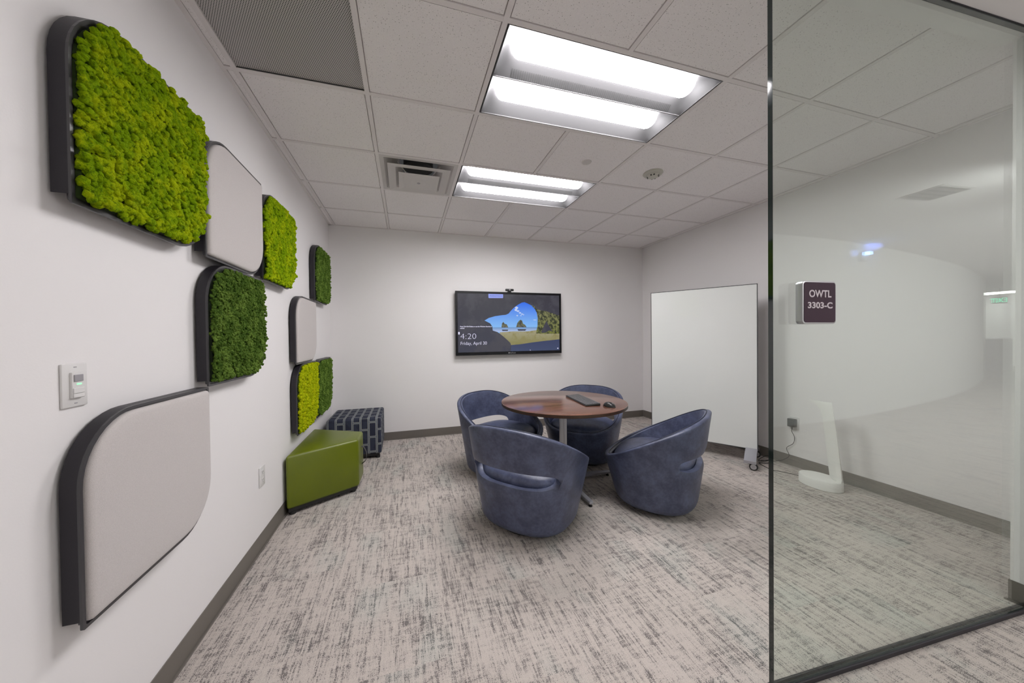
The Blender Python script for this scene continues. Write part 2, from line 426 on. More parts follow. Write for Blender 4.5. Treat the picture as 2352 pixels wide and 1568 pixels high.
slab_with_holes(b, -.15, 21.1, -9, .6, [(cx - .6, cx + .6, cy - .295, cy + .295) for cx, cy in LC], H - .001, H + .09, DRYW)
struct(b, 'trim_2')

# ------------------------------------------------------------------ glass partition
GA, GB = 2.077, 3.562
gd = Vector((GB - GA, glass_y(GB) - glass_y(GA), 0)).normalized(); gn = Vector((-gd.y, gd.x, 0))
GM = Matrix((gd, gn, Vector((0, 0, 1)))).transposed().to_4x4(); GM.translation = Vector((GA, glass_y(GA), 0))
GL = hypot(GB - GA, glass_y(GB) - glass_y(GA)); gt = .0085
part = thing('glass_partition', 'frameless clear glass partition panel in dark floor and ceiling channels on the right', 'glass partition')
part.matrix_world = GM
b = MB()
vs = [(x, y, z) for z in (.011, H - .005) for x, y in ((0, -gt), (GL, -gt), (GL, gt), (0, gt))]
b.add(vs, [(0, 1, 5, 4), (2, 3, 7, 6)], GLASS); b.add(vs, [(3, 0, 4, 7), (1, 2, 6, 5), (0, 3, 2, 1), (4, 5, 6, 7)], GEDGE)
b.build('glass_pane', part, fixn=False)
b = MB(); b.box(-.001, GL, -.015, -gt, .0005, .019, BLACKM); b.box(-.001, GL, gt, .015, .0005, .019, BLACKM); b.box(-.001, GL, -gt, gt, .0005, .010, BLACKM)
b.build('floor_channel', part, bevel=.0015, seg=1)
b = MB(); b.box(-.001, GL, -.012, -gt, H - .004, H - .0012, BLACKM); b.box(-.001, GL, gt, .012, H - .004, H - .0012, BLACKM); b.box(-.001, GL, -gt, gt, H - .004, H - .0012, BLACKM)
b.build('ceiling_channel', part)

# room number sign on the corridor face of the glass
def rrect(x0, x1, y0, y1, r, n=6):
    out = []
    for cx, cy, a0 in ((x1 - r, y0 + r, -90), (x1 - r, y1 - r, 0), (x0 + r, y1 - r, 90), (x0 + r, y0 + r, 180)):
        for k in range(n + 1): a = radians(a0 + 90 * k / n); out.append((cx + r * cos(a), cy + r * sin(a)))
    return out
SG0, SG1, SZ0, SZ1 = 2.176, 2.330, 1.298, 1.448
so = Vector((SG0, glass_y(SG0), SZ0)) - gn * gt
SM = frame_mat(so, gd, (0, 0, 1))          # local x along glass, y up, z towards the camera
sign = thing('room_sign', 'small plum room sign reading OWTL 3303-C mounted on the glass panel', 'sign')
sign.matrix_world = SM
SWd = (SG1 - SG0) / abs(gd.x); SHt = SZ1 - SZ0
b = MB(); b.prism(rrect(0, SWd, 0, SHt, .013), .0005, .024, ALU); b.build('sign_frame', sign, bevel=.0015, seg=2, smooth=True)
PLUM = mat('plum_sign_face', (.040, .015, .030), .5, spec=.25)
b = MB(); b.prism(rrect(.005, SWd - .005, .005, SHt - .005, .009), .022, .0255, PLUM); b.build('sign_face', sign)
SGT = mat('sign_lettering', (.62, .56, .60), .5)
I4 = Matrix.Identity(4)
text_mesh('lettering', 'OWTL', .0345, SGT, Matrix.Translation((SWd / 2 - .0, SHt * .625, .0262)), sign, 'CENTER', offset=.0009, width=.103)
text_mesh('lettering', '3303-C', .0290, SGT, Matrix.Translation((SWd / 2, SHt * .368, .0262)), sign, 'CENTER', offset=.0009, width=.114)

# ------------------------------------------------------------------ moss and fabric wall panels
PX = .050                                   # front plane
def leaf(y0, y1, z0, z1, R, r=.006, ins=0.0, n=10):
    y0 += ins; y1 -= ins; z0 += ins; z1 -= ins; R = max(R - ins, .01)
    out = []
    for cy, cz, a0, rr in ((y1, z0, -90, R), (y1, z1, 0, r), (y0, z1, 90, R), (y0, z0, 180, r)):
        ccy = cy - rr if cy == y1 else cy + rr; ccz = cz - rr if cz == z1 else cz + rr
        for k in range(n + 1): a = radians(a0 + 90 * k / n); out.append((ccy + rr * cos(a), ccz + rr * sin(a)))
    return out
PR = .188
def in_leaf(y, z, w, h, R, ins=0):
    """inside test in a w x h leaf"""
    if not (ins < y < w - ins and ins < z < h - ins): return False
    if y > w - R and z < R: return hypot(y - (w - R), z - R) < R - ins
    if y < R and z > h - R: return hypot(y - R, z - (h - R)) < R - ins
    return True
ICO = None
def ico():
    global ICO
    if ICO is None:
        bm = bmesh.new(); bmesh.ops.create_icosphere(bm, subdivisions=2, radius=1)
        ICO = ([v.co.copy() for v in bm.verts], [[v.index for v in f.verts] for f in bm.faces]); bm.free()
    return ICO
ICO1 = None
def ico1():
    global ICO1
    if ICO1 is None:
        bm = bmesh.new(); bmesh.ops.create_icosphere(bm, subdivisions=1, radius=1)
        ICO1 = ([v.co.copy() for v in bm.verts], [[v.index for v in f.verts] for f in bm.faces]); bm.free()
    return ICO1
def wall_panel(y0, y1, z0, z1, kind, label, near):
    w, h = y1 - y0, z1 - z0
    t = thing('moss_art_panel' if kind != 'fabric' else 'fabric_art_panel', label, 'wall panel', (0, y0, z0), 0, 'leaf shaped moss and fabric wall panels')
    M = Matrix(((0, 0, 1, 0), (1, 0, 0, 0), (0, 1, 0, 0), (0, 0, 0, 1)))     # (y,z,x) -> world axes
    b = MB()
    out = leaf(0, w, 0, h, PR); inn = leaf(0, w, 0, h, PR, ins=.009); n = len(out)
    def ring(pts, x): return [Vector((x, p[0], p[1])) for p in pts]
    # front lip and inner wall
    vs = ring(out, PX) + ring(inn, PX) + ring(inn, .034) + ring(out, PX - .006)
    fs = []
    for i in range(n):
        j = (i + 1) % n
        fs += [(i, j, n + j, n + i), (n + i, n + j, 2 * n + j, 2 * n + i), (3 * n + i, 3 * n + j, j, i)]
    fs.append(tuple(2 * n + i for i in range(n))); fs.append(tuple(3 * n + i for i in reversed(range(n))))
    b.add(vs, fs, RIMM)
    b.build('front_tray', t)
    # side band standing off the wall, open along the bottom
    b = MB(); band = []
    full = out + [out[0]]
    i0 = 0
    pts = [p for p in full]
    # start at bottom right curve end, go up the right side, over the top, down the left side to just above the bottom
    path = [p for p in pts if not (p[1] < .02 and p[0] < w - PR * .3)]
    path = [p for p in out[3:] if p[1] > .02 or p[0] > w * .5]
    if path[-1][1] > .023: path.append((0, .023))
    inp = []
    for k, p in enumerate(path):
        a = path[max(k - 1, 0)]; c = path[min(k + 1, len(path) - 1)]; tx, tz = c[0] - a[0], c[1] - a[1]; L = hypot(tx, tz) or 1
        inp.append((p[0] - tz / L * .0025, p[1] + tx / L * .0025))
    m_ = len(path)
    vs = [Vector((x, p[0], p[1])) for x in (.0, PX - .006) for p in path] + [Vector((x, p[0], p[1])) for x in (.0, PX - .006) for p in inp]
    vs = [Vector((max(v.x, .010), v.y, v.z)) for v in vs]
    fs = []
    for i in range(m_ - 1):
        fs += [(i, i + 1, m_ + i + 1, m_ + i), (2 * m_ + i, 3 * m_ + i, 3 * m_ + i + 1, 2 * m_ + i + 1), (i, 2 * m_ + i, 2 * m_ + i + 1, i + 1)]
    fs += [(0, m_, 3 * m_, 2 * m_), (m_ - 1, 3 * m_ - 1, 4 * m_ - 1, 2 * m_ - 1)]
    b.add(vs, fs, BLACKM); b.build('side_band', t, smooth=True)
    b = MB(); b.box(.0, .0345, w * .3, w * .7, h * .3, h * .7, BLACKM); b.build('wall_bracket', t)
    if kind == 'fabric':
        b = MB(); rings = []
        for ins, x in ((.013, .036), (.013, .050), (.0145, .0555), (.019, .0600), (.028, .0625), (.06, .0635)):
            rings.append([Vector((x, p[0], p[1])) for p in leaf(0, w, 0, h, PR, r=.010, ins=ins)])
        vs = [v for r in rings for v in r]; fs = []
        for k in range(len(rings) - 1):
            for i in range(n): j = (i + 1) % n; fs.append((k * n + i, k * n + j, (k + 1) * n + j, (k + 1) * n + i))
        fs.append(tuple((len(rings) - 1) * n + i for i in range(n)))
        b.add(vs, fs, FABW); b.build('fabric_cushion', t, smooth=True, angle=60)
        return t
    mm = {'bright': MOSSB, 'lime': MOSSY, 'dark': MOSSD}[kind]
    bk = MBACKD if kind == 'dark' else MBACKB
    b = MB()
    # backing mound
    ins = leaf(0, w, 0, h, PR, ins=.016)
    vs = [Vector((.035, p[0], p[1])) for p in ins] + [Vector((.054, p[0], p[1])) for p in leaf(0, w, 0, h, PR, ins=.022)]
    b.add(vs, [(i, (i + 1) % n, n + (i + 1) % n, n + i) for i in range(n)] + [tuple(n + i for i in range(n))], bk)
    iv, if_ = ico() if (near and kind != 'dark') else ico1()
    sp = {'bright': .0125, 'lime': .0125, 'dark': .0086}[kind] * (1 if near else 1.2)
    rng = random.Random(int(y0 * 1000 + z0 * 100))
    ny = int(w / sp) + 1; nz = int(h / sp) + 1
    amp = .6 if kind != 'dark' else .8
    for i in range(-1, ny + 1):
        for j in range(-1, nz + 1):
            y = (i + .5 + (.5 if j % 2 else 0) + rng.uniform(-.45, .45)) * sp; z = (j + .5 + rng.uniform(-.45, .45)) * sp
            if not in_leaf(y, z, w, h, PR, .017): continue
            # ragged relief: larger swells plus small ones
            q = Vector((y + y0, z + z0, 1.7))
            s = noise.noise(q * 22) * .5 + noise.noise(q * 55) * .5
            edge = min(y, w - y, z, h - z)
            x = .058 + .016 * s + min(edge, .03) * .12 + rng.uniform(-.006, .006)
            r = sp * rng.uniform(.68, 1.08)
            nx = r * rng.uniform(.75, 1.05)
            rot = rng.uniform(0, 6.28); cr, sr = cos(rot), sin(rot)
            k1 = rng.uniform(0, 50)
            vs = []
            for v in iv:
                f = 1 + amp * (.6 * noise.noise(v * 1.9 + Vector((k1, 0, 0))) + .75 * noise.noise(v * 5.0 + Vector((k1, 9, 0))))
                a, c = v.y * cr - v.z * sr, v.y * sr + v.z * cr
                vs.append((x + v.x * nx * f, y + a * r * f, z + c * r * f))
            b.add(vs, if_, mm)
    return b.build('moss', t, smooth=kind != 'dark', fixn=False, angle=80) and t
Y = [1.118, 1.705, 2.291, 2.880, 3.468, 4.078]
Z0, Z1, Z2, Z3 = .522, 1.068, 1.618, 2.180
wall_panel(Y[0], Y[1], Z2 , Z3, 'bright', 'largest bright green moss panel at the upper left of the wall', True)
wall_panel(Y[1], Y[2], Z2, Z3, 'fabric', 'pale fabric panel in the top row between two bright moss panels', True)
wall_panel(Y[2], Y[3] - .01, Z2, Z3, 'bright', 'bright moss panel in the top row right of the pale fabric one', True)
wall_panel(Y[4], Y[5] - .005, Z2 , Z3, 'dark', 'small dark green moss panel high up near the back corner', False)
wall_panel(Y[1], Y[2], Z1, Z2 - .004, 'dark', 'large dark green moss panel in the middle row, below the top fabric panel', True)
wall_panel(Y[3], Y[4], Z1, Z2 - .004, 'fabric', 'narrow looking pale fabric panel in the middle row near the back corner', False)
wall_panel(Y[0], Y[1], Z0, Z1, 'fabric', 'big pale fabric panel low on the wall, nearest the viewer below the light switch', True)
wall_panel(Y[3], Y[4] - .004, Z0, Z1 - .004, 'lime', 'yellow green moss panel in the bottom row just above the green ottoman', True)
wall_panel(Y[4], Y[5], Z0, Z1 - .004, 'dark', 'dark green moss panel in the bottom row beside the yellow green one', False)

# ------------------------------------------------------------------ wall plates
GLED = emis('green_led', (.25, 1, .4), 1.1)
sw = thing('light_switch', 'white wall switch with motion sensor and green light', 'light switch', (0, 1.175, 1.15))
def plate(par, w, h, name='cover_plate', sgn=1):
    b = MB(); x0, x1 = (0.0002, .0065) if sgn > 0 else (-.0065, -.0002)
    b.box(x0, x1, -w / 2, w / 2, -h / 2, h / 2, WHITEP); return b.build(name, par, bevel=.003, seg=2, smooth=True)
plate(sw, .072, .116)
b = MB(); b.box(.006, .0125, -.0165, .0165, -.034, .034, WHITEP); b.build('switch_body', sw, bevel=.0015, seg=2)
b = MB(); b.box(.0124, .0150, -.0125, .0125, .010, .028, GREYP); b.build('sensor_lens', sw, bevel=.001, seg=2)
b = MB(); b.box(.0124, .0130, -.004, .009, .001, .0045, GLED); b.build('indicator_light', sw)
b = MB(); b.box(.0124, .0150, -.0155, .0155, -.0215, -.0075, WHITEP); b.build('rocker', sw, bevel=.001, seg=1)
b = MB(); b.box(.0124, .0150, -.0155, .0155, -.033, -.0225, WHITEP); b.build('rocker', sw, bevel=.001, seg=1)
for z in (.048, -.048):
    b = MB(); b.box(.0062, .0072, -.004, .004, z - .0012, z + .0012, GREYP); b.build('screw', sw)
def outlet(name, label, loc, sgn):
    t = thing(name, label, 'power outlet', loc); plate(t, .078, .120, sgn=sgn)
    for z in (.0235, -.0235):
        b = MB(); x0, x1 = (.006, .0085) if sgn > 0 else (-.0085, -.006); b.box(x0, x1, -.0165, .0165, z - .0145, z + .0145, WHITEP)
        f = b.build('socket', t, bevel=.003, seg=2)
        b = MB(); x0, x1 = (.0084, .0089) if sgn > 0 else (-.0089, -.0084)
        for y in (-.0065, .0065): b.box(x0, x1, y - .0012, y + .0012, z - .002, z + .007, SLOT)
        b.box(x0, x1, -.0025, .0025, z - .010, z - .006, SLOT); b.build('slots', f)
    return t
outlet('power_outlet', 'white duplex outlet low on the left wall beside the green ottoman', (0, 2.348, .435), 1)
outlet('power_outlet', 'white outlet on the right wall behind the glass with a black adapter plugged in', (W, 2.240, .412), -1)
ad = thing('power_adapter', 'black plug-in power adapter on the right wall with a thin cord tangled on the carpet', 'power adapter', (W, 2.245, .415))
b = MB(); b.box(-.050, -.0092, -.030, .030, -.036, .040, DARKP); b.build('adapter_body', ad, bevel=.004, seg=2, smooth=True)
b = MB(); b.lathe([(.004, -.062), (.005, -.036)], DARKP, M=Matrix.Translation((-.03, 0, 0)), n=10); b.build('strain_relief', ad)
def smooth_path(pts, k=6):
    P = [Vector(p) for p in pts]; out = []
    for i in range(len(P) - 1):
        p0, p1, p2, p3 = P[max(i - 1, 0)], P[i], P[i + 1], P[min(i + 2, len(P) - 1)]
        for q in range(k):
            t = q / k; out.append(.5 * (2 * p1 + (p2 - p0) * t + (2 * p0 - 5 * p1 + 4 * p2 - p3) * t * t + (3 * p1 - p0 - 3 * p2 + p3) * t ** 3))
    out.append(P[-1]); return out
cord = [(W - .03, 2.245, .353), (4.365, 2.25, .332), (4.372, 2.232, .283), (4.372, 2.243, .218), (4.372, 2.300, .157), (4.372, 2.277, .09), (4.365, 2.325, .035), (4.34, 2.38, .006),
        (4.28, 2.42, .005), (4.22, 2.43, .008), (4.19, 2.40, .012), (4.24, 2.37, .03), (4.30, 2.42, .05), (4.27, 2.46, .02), (4.20, 2.44, .006), (4.24, 2.40, .018), (4.30, 2.38, .022), (4.25, 2.35, .008), (4.18, 2.38, .004),
        (4.150, 2.40, .004), (4.118, 2.345, .004), (4.088, 2.245, .004), (4.111, 2.205, .004), (4.135, 2.165, .004), (4.151, 2.14, .004), (4.170, 2.105, .004), (4.175, 2.072, .004), (4.163, 2.04, .012)]
b = MB(); b.tube([p - Vector((W, 2.245, .415)) for p in smooth_path(cord)], .0026, RUB, n=6)
b.build('power_cord', ad, smooth=True)

# ------------------------------------------------------------------ troffer lights
def troffer():
    t = thing('ceiling_light', '', 'ceiling light', (0, 0, H))
    L, Wd = 1.2 - .012, .6 - .012; hx, hy = L / 2, Wd / 2
    b = MB()                                   # outer housing
    z0, z1 = .001, .088
    b.box(-hx, hx, -hy, -hy + .006, z0, z1, REFL); b.box(-hx, hx, hy - .006, hy, z0, z1, REFL)
    b.box(-hx, -hx + .006, -hy + .006, hy - .006, z0, z1, REFL); b.box(hx - .006, hx, -hy + .006, hy - .006, z0, z1, REFL)
    b.box(-hx, hx, -hy, hy, z1, z1 + .004, REFL)
    b.build('housing', t)
    for s, yc in ((0, -hy / 2), (1, hy / 2)):
        hw = hy / 2 - .003
        b = MB(); N = 14; nx = 2; vs = []; fs = []
        prof = []
        for k in range(N + 1):
            u = -1 + 2 * k / N; prof.append((yc + u * hw, .004 + .062 * (1 - abs(u) ** 2.4)))
        xe = hx - .006
        # curved reflector with curved-in ends
        cols = [(-1.0, 0), (-.985, .35), (-.965, .7), (-.94, .93), (-.91, 1), (.91, 1), (.94, .93), (.965, .7), (.985, .35), (1.0, 0)]
        for cu, f in cols:
            for y, z in prof: vs.append((cu * xe, y, .004 + (z - .004) * f))
        for c in range(len(cols) - 1):
            for k in range(N): a = c * (N + 1) + k; fs.append((a, a + 1, a + N + 2, a + N + 1))
        b.add(vs, fs, REFL); b.build('reflector', t, smooth=True, angle=60, fixn=False)
        # bulged lamp diffuser
        b = MB(); vs = []; fs = []; N = 14; r = .066
        cols = [(-1.0, .02), (-.992, .45), (-.975, .75), (-.95, .93), (-.92, 1), (.92, 1), (.95, .93), (.975, .75), (.992, .45), (1.0, .02)]
        xl = hx - .065
        for cu, f in cols:
            for k in range(N + 1):
                a = pi * k / N; vs.append((cu * xl, yc - cos(a) * r * f, .062 - sin(a) * .054 * f))
        for c in range(len(cols) - 1):
            for k in range(N): a = c * (N + 1) + k; fs.append((a, a + 1, a + N + 2, a + N + 1))
        b.add(vs, fs, LAMP); b.build('lamp_diffuser', t, smooth=True, angle=80, fixn=False)
    b = MB(); b.box(-hx + .006, hx - .006, -.003, .003, .002, .0045, GREYP)
    b.build('centre_ridge', t)
    b = MB()                                    # air slots punched beside the ridge
    ns = 84
    for k in range(ns):
        x = -hx + .10 + (L - .20) * k / (ns - 1)
        # slope of reflector near the ridge on the near side... both surfaces share the same section
        y0, y1 = -.036, -.007
        def zz(y):
            u = (y + hy / 2) / (hy / 2 - .003); return .004 + .062 * (1 - min(abs(u), 1) ** 2.4) - .0032
        vs = [(x - .0026, y0, zz(y0)), (x + .0026, y0, zz(y0)), (x + .0026, y1, zz(y1)), (x - .0026, y1, zz(y1))]
        b.add(vs, [(0, 1, 2, 3)], SLOT)
    b.build('air_slots', t, fixn=False)
    return t
tr = troffer()
spots = [((gx(2) + gx(4)) / 2, (gy(5) + gy(4)) / 2, 'nearer recessed ceiling light with two bright lenses, above the table'),
         ((gx(2) + gx(4)) / 2, (gy(3) + gy(2)) / 2, 'farther recessed ceiling light, beside the square air diffuser'),
         (LC[0][0], LC[0][1], 'added unseen recessed corridor fill light nearest the left wall'),
         (LC[1][0], LC[1][1], 'added unseen recessed corridor fill light, the middle one'),
         (LC[2][0], LC[2][1], 'added unseen recessed corridor fill light, farthest along the corridor')]
for i, (x, y, lab) in enumerate(spots):
    o = tr if i == 0 else copy_tree(tr)
    o.location = (x, y, H); o['label'] = lab; o['group'] = 'recessed ceiling lights'
    if i >= 2:                                # the added corridor fill fixtures carry their own, weaker lamps
        for c in o.children:
            if c.name.startswith('lamp_diffuser'): c.data = c.data.copy(); c.data.materials[0] = FILLC if i == 2 else FILLF

# ------------------------------------------------------------------ return grille, diffuser, detector, sprinkler
g = thing('return_air_grille', 'dark perforated square return air grille in the ceiling', 'air grille', ((gx(0) + gx(1)) / 2, (gy(4) + gy(5)) / 2, H))
q = T / 2 - .012
b = MB(); b.box(-q, q, -q, q, .010, .012, PERF); b.build('perforated_panel', g)
b = MB(); b.box(-q - .006, q + .006, q - .001, q + .006, .004, .06, SLOT); b.box(-q - .006, q + .006, -q - .006, -q + .001, .004, .06, SLOT)
b.box(-q - .006, -q, -q, q, .004, .06, SLOT); b.box(q, q + .006, -q, q, .004, .06, SLOT); b.box(-q, q, -q, q, .055, .06, SLOT); b.build('plenum_box', g)

g = thing('air_diffuser', 'square white ceiling air diffuser with stepped plates', 'air diffuser', ((gx(1) + gx(2)) / 2, (gy(3) + gy(2)) / 2, H))
DIFM = mat('diffuser_paint', (.60, .575, .565), .5)
def sqring(b, r0, z0, r1, z1, m, th=.0015):
    vs = [(sx * r0, sy * r0, z0) for sx, sy in ((-1, -1), (1, -1), (1, 1), (-1, 1))] + [(sx * r1, sy * r1, z1) for sx, sy in ((-1, -1), (1, -1), (1, 1), (-1, 1))]
    vs += [(x, y, z + th) for x, y, z in vs]
    fs = []
    for i in range(4):
        j = (i + 1) % 4; fs += [(i, j, 4 + j, 4 + i), (8 + i, 12 + i, 12 + j, 8 + j), (i, 8 + i, 8 + j, j), (4 + i, 4 + j, 12 + j, 12 + i)]
    b.add(vs, fs, m)
b = MB(); sqring(b, .293, .000, .262, .001, DIFM); sqring(b, .262, .001, .15, .075, DIFM); b.build('outer_frame', g)
b = MB(); b.lathe([(.12, .073), (.12, .25)], SLOT, n=32); b.lathe([(.125, .15), (.0001, .15)], SLOT, n=32); b.build('duct_neck', g)
b = MB(); sqring(b, .238, -.026, .180, -.020, DIFM); sqring(b, .180, -.020, .125, .03, DIFM); b.build('plate', g)
b = MB(); sqring(b, .158, -.047, .115, -.043, DIFM); b.box(-.116, .116, -.116, .116, -.0435, -.0415, DIFM); b.build('plate', g)
b = MB(); b.lathe([(.0001, -.047), (.045, -.047), (.062, -.0435)], DIFM, n=28); b.lathe([(.0001, -.051), (.012, -.0505), (.014, -.047)], GREYP, n=16); b.build('centre_knob', g, smooth=True)
for k in range(4):
    b = MB(); a = pi / 4 + k * pi / 2; b.tube([(cos(a) * .11, sin(a) * .11, -.040), (cos(a) * .23, sin(a) * .23, .03)], .004, DIFM, n=6)
    b.build('bracket_arm', g)

g = thing('smoke_detector', 'round white smoke detector on the ceiling right of the lights', 'smoke detector', (2.838, 2.300, TZ))
DET = mat('detector_plastic', (.50, .49, .44), .45)
b = MB(); b.lathe([(.076, 0), (.078, -.006), (.072, -.013), (.052, -.017)], DET, n=40); b.build('detector_base', g, smooth=True, angle=50)
b = MB(); b.lathe([(.050, -.017), (.046, -.030), (.020, -.043), (.0001, -.044)], DET, n=32); b.build('detector_dome', g, smooth=True, angle=50)
for k in range(12):
    if k % 3 == 0: continue
    b = MB(); b.box(.034, .047, -.005, .005, -.034, -.024, DARKP, Matrix.Rotation(k * pi / 6, 4, 'Z')); b.build('vent_slot', g)
b = MB(); b.lathe([(.036, 0), (.037, -.003), (.034, -.007), (.0001, -.008)], DIFM, n=32, M=Matrix.Translation((2.212, 2.287, TZ)))
tag(b.build('sprinkler_cover', smooth=True), 'small round concealed sprinkler cover between the two ceiling lights', 'sprinkler cover')

# ------------------------------------------------------------------ television
TVX0, TVX1, TVZ0, TVZ1, TVY = 1.468, 2.957, 1.026, 1.861, D - .08
tv = thing('television', 'large wall mounted television showing a lock screen with a beach cave', 'television', (TVX0, TVY, TVZ0))
TW, TH_ = TVX1 - TVX0, TVZ1 - TVZ0
b = MB(); b.box(.004, TW - .004, .006, .055, .004, TH_ - .004, BLACKM); b.build('rear_housing', tv, bevel=.004, seg=1)
b = MB(); b.box(TW * .3, TW * .7, .055, .0795, TH_ * .3, TH_ * .7, BLACKM); b.build('wall_mount', tv)
bz = .029; BEZ = mat('bezel_black', (.004, .004, .006), .3, spec=.3)
b = MB()
for x0, x1, z0, z1 in ((0, bz, 0, TH_), (TW - bz, TW, 0, TH_), (bz, TW - bz, 0, bz + .012), (bz, TW - bz, TH_ - bz, TH_)): b.box(x0, x1, -.004, .008, z0, z1, BEZ)
b.build('bezel', tv, bevel=.001, seg=1)
SX0, SX1, SZ0_, SZ1_ = bz, TW - bz, bz + .012, TH_ - bz; SWW, SHH = SX1 - SX0, SZ1_ - SZ0_
def screen_mat(name, base_, top, bot, noise_amt=0, nscale=20, gain=1.0, c2=None, thr=(.45, .6)):
    m = bpy.data.materials.new(name); m.use_nodes = True; nt = m.node_tree; p = nt.nodes['Principled BSDF']
    p.inputs['Base Color'].default_value = (.01, .01, .01, 1); p.inputs['Roughness'].default_value = .25; p.inputs['Specular IOR Level'].default_value = .25
    tc = nd(nt, 'ShaderNodeTexCoord').outputs['Object']; s = nd(nt, 'ShaderNodeSeparateXYZ'); nt.links.new(tc, s.inputs[0])
    f = nd(nt, 'ShaderNodeMapRange'); f.inputs['From Min'].default_value = SZ0_ + SHH * base_[0]; f.inputs['From Max'].default_value = SZ0_ + SHH * base_[1]; nt.links.new(s.outputs[2], f.inputs['Value'])
    c = mix_(nt, f.outputs['Result'], bot, top)
    if c2: c = mix_(nt, range_(nt, noise_(nt, tc, nscale, 4, .65), *thr), c, c2)
    nt.links.new(c, p.inputs['Emission Color']); p.inputs['Emission Strength'].default_value = gain
    return m
SKY = screen_mat('screen_sky', (.42, .85), (.030, .16, .85), (.24, .52, .95), gain=.85)
CAVE = screen_mat('screen_cave_rock', (0, 1), (.040, .038, .052), (.045, .047, .072), c2=(.060, .058, .075), nscale=3, gain=.9)
SEA = screen_mat('screen_sea', (.34, .43), (.12, .30, .60), (.50, .60, .90), gain=.8)
SAND = screen_mat('screen_sand', (.12, .36), (.40, .37, .24), (.26, .24, .08), c2=(.29, .26, .11), nscale=9, gain=.8)
WET = screen_mat('screen_wet_rock', (0, .2), (.035, .045, .105), (.045, .060, .125), gain=1)
ROCK = screen_mat('screen_mossy_rock', (.2, .7), (.20, .20, .09), (.17, .19, .035), c2=(.03, .035, .02), nscale=22, gain=.9, thr=(.42, .58))
STACK = screen_mat('screen_sea_stack', (.4, .6), (.10, .14, .035), (.16, .15, .11), c2=(.05, .045, .05), nscale=30, gain=.9)
CLOUD = screen_mat('screen_cloud', (.5, .8), (.62, .72, 1), (.5, .65, 1), gain=.8)
UIW = screen_mat('screen_text', (0, 1), (.80, .78, .98), (.80, .78, .98), gain=.85)
PILL = screen_mat('screen_tab', (0, 1), (.30, .36, .85), (.30, .36, .85), gain=.9)
PILT = screen_mat('screen_tab_text', (0, 1), (.10, .15, .50), (.10, .15, .50), gain=.9)
scr = MB(); scr.box(SX0, SX1, .001, .006, SZ0_, SZ1_, CAVE); scr = scr.build('screen', tv)
def pict(name, pts, m, layer):
    """pts in zoomed-photo pixels of the screen (218..1888, 238..1200)"""
    out = []
    for px, py in pts:
        u = (px - 222) / (1884 - 222); top = 232 + (272 - 232) * u; bot = 1222 + (1182 - 1222) * u
        v = (bot - py) / (bot - top); out.append((SX0 + u * SWW, SZ0_ + v * SHH))
    b = MB(); yy = .0008 - layer * .0002
    b.add([(x, yy, z) for x, z in out], [tuple(range(len(out)))], m); return b.build(name, scr, fixn=False)
cave = [(632, 688), (700, 645), (800, 615), (900, 600), (975, 592), (1020, 570), (1060, 520), (1110, 470), (1180, 420), (1240, 388), (1285, 382), (1330, 400), (1400, 435), (1460, 500), (1495, 545), (1560, 540), (1650, 560), (1760, 580), (1884, 620), (1884, 1003), (1600, 1030), (1400, 1055), (1200, 1085), (1052, 1098), (1040, 1060), (990, 1010), (930, 955), (870, 905), (835, 880), (760, 855), (755, 790), (720, 735)]
pict('picture_sky', cave, SKY, 1)
pict('picture_sea', [(755, 802), (1505, 797), (1884, 840), (1884, 880), (1500, 880), (1250, 880), (880, 880), (835, 880), (760, 855)], SEA, 2)
pict('picture_sand', [(868, 884), (1100, 868), (1330, 868), (1500, 845), (1884, 905), (1884, 1003), (1600, 1030), (1400, 1055), (1200, 1085), (1052, 1098), (1040, 1060), (990, 1010), (930, 955), (868, 903)], SAND, 3)
pict('picture_wet_rock', [(1052, 1098), (1200, 1085), (1400, 1055), (1884, 1000), (1893, 1182), (1048, 1203)], WET, 3)
pict('picture_cliff', [(1400, 430), (1440, 445), (1500, 500), (1560, 520), (1650, 530), (1760, 565), (1886, 608), (1886, 895), (1760, 900), (1650, 895), (1560, 905), (1480, 905), (1480, 860), (1500, 780), (1505, 650), (1490, 560), (1460, 500)], ROCK, 4)
pict('picture_cliff_hollow', [(1655, 690), (1690, 760), (1730, 820), (1760, 870), (1700, 850), (1640, 890), (1580, 895), (1560, 880), (1600, 800)], CAVE, 5)
pict('picture_sea_stack', [(900, 805), (908, 740), (930, 708), (950, 740), (990, 755), (1010, 805)], STACK, 4)
pict('picture_sea_stack', [(1138, 800), (1160, 730), (1190, 690), (1215, 675), (1240, 690), (1255, 740), (1290, 760), (1315, 800)], STACK, 4)
def puff(cx, cy, rx, ry):
    pict('picture_cloud', [(cx + rx * cos(2 * pi * k / 14) * (1 + .18 * sin(5 * k)), cy + ry * sin(2 * pi * k / 14)) for k in range(14)], CLOUD, 4)
for c_ in ((1150, 478, 26, 24), (1136, 512, 22, 18), (1172, 530, 26, 14), (1206, 560, 20, 12), (1240, 580, 20, 10), (1266, 592, 12, 7), (1160, 606, 14, 12), (1222, 606, 12, 8), (1455, 678, 30, 7)): puff(*c_)
pict('picture_reflection', [(905, 840), (1008, 840), (1000, 862), (915, 862)], CAVE, 5)
pict('picture_reflection', [(1160, 832), (1310, 832), (1290, 858), (1175, 858)], CAVE, 5)
pict('picture_far_hill', [(1560, 905), (1700, 888), (1884, 880), (1884, 905), (1700, 908)], ROCK, 4)
def uv2(px, py):
    u = (px - 222) / 1662; top = 232 + 40 * u; bot = 1222 - 40 * u; return SX0 + u * SWW, SZ0_ + (bot - py) / (bot - top) * SHH
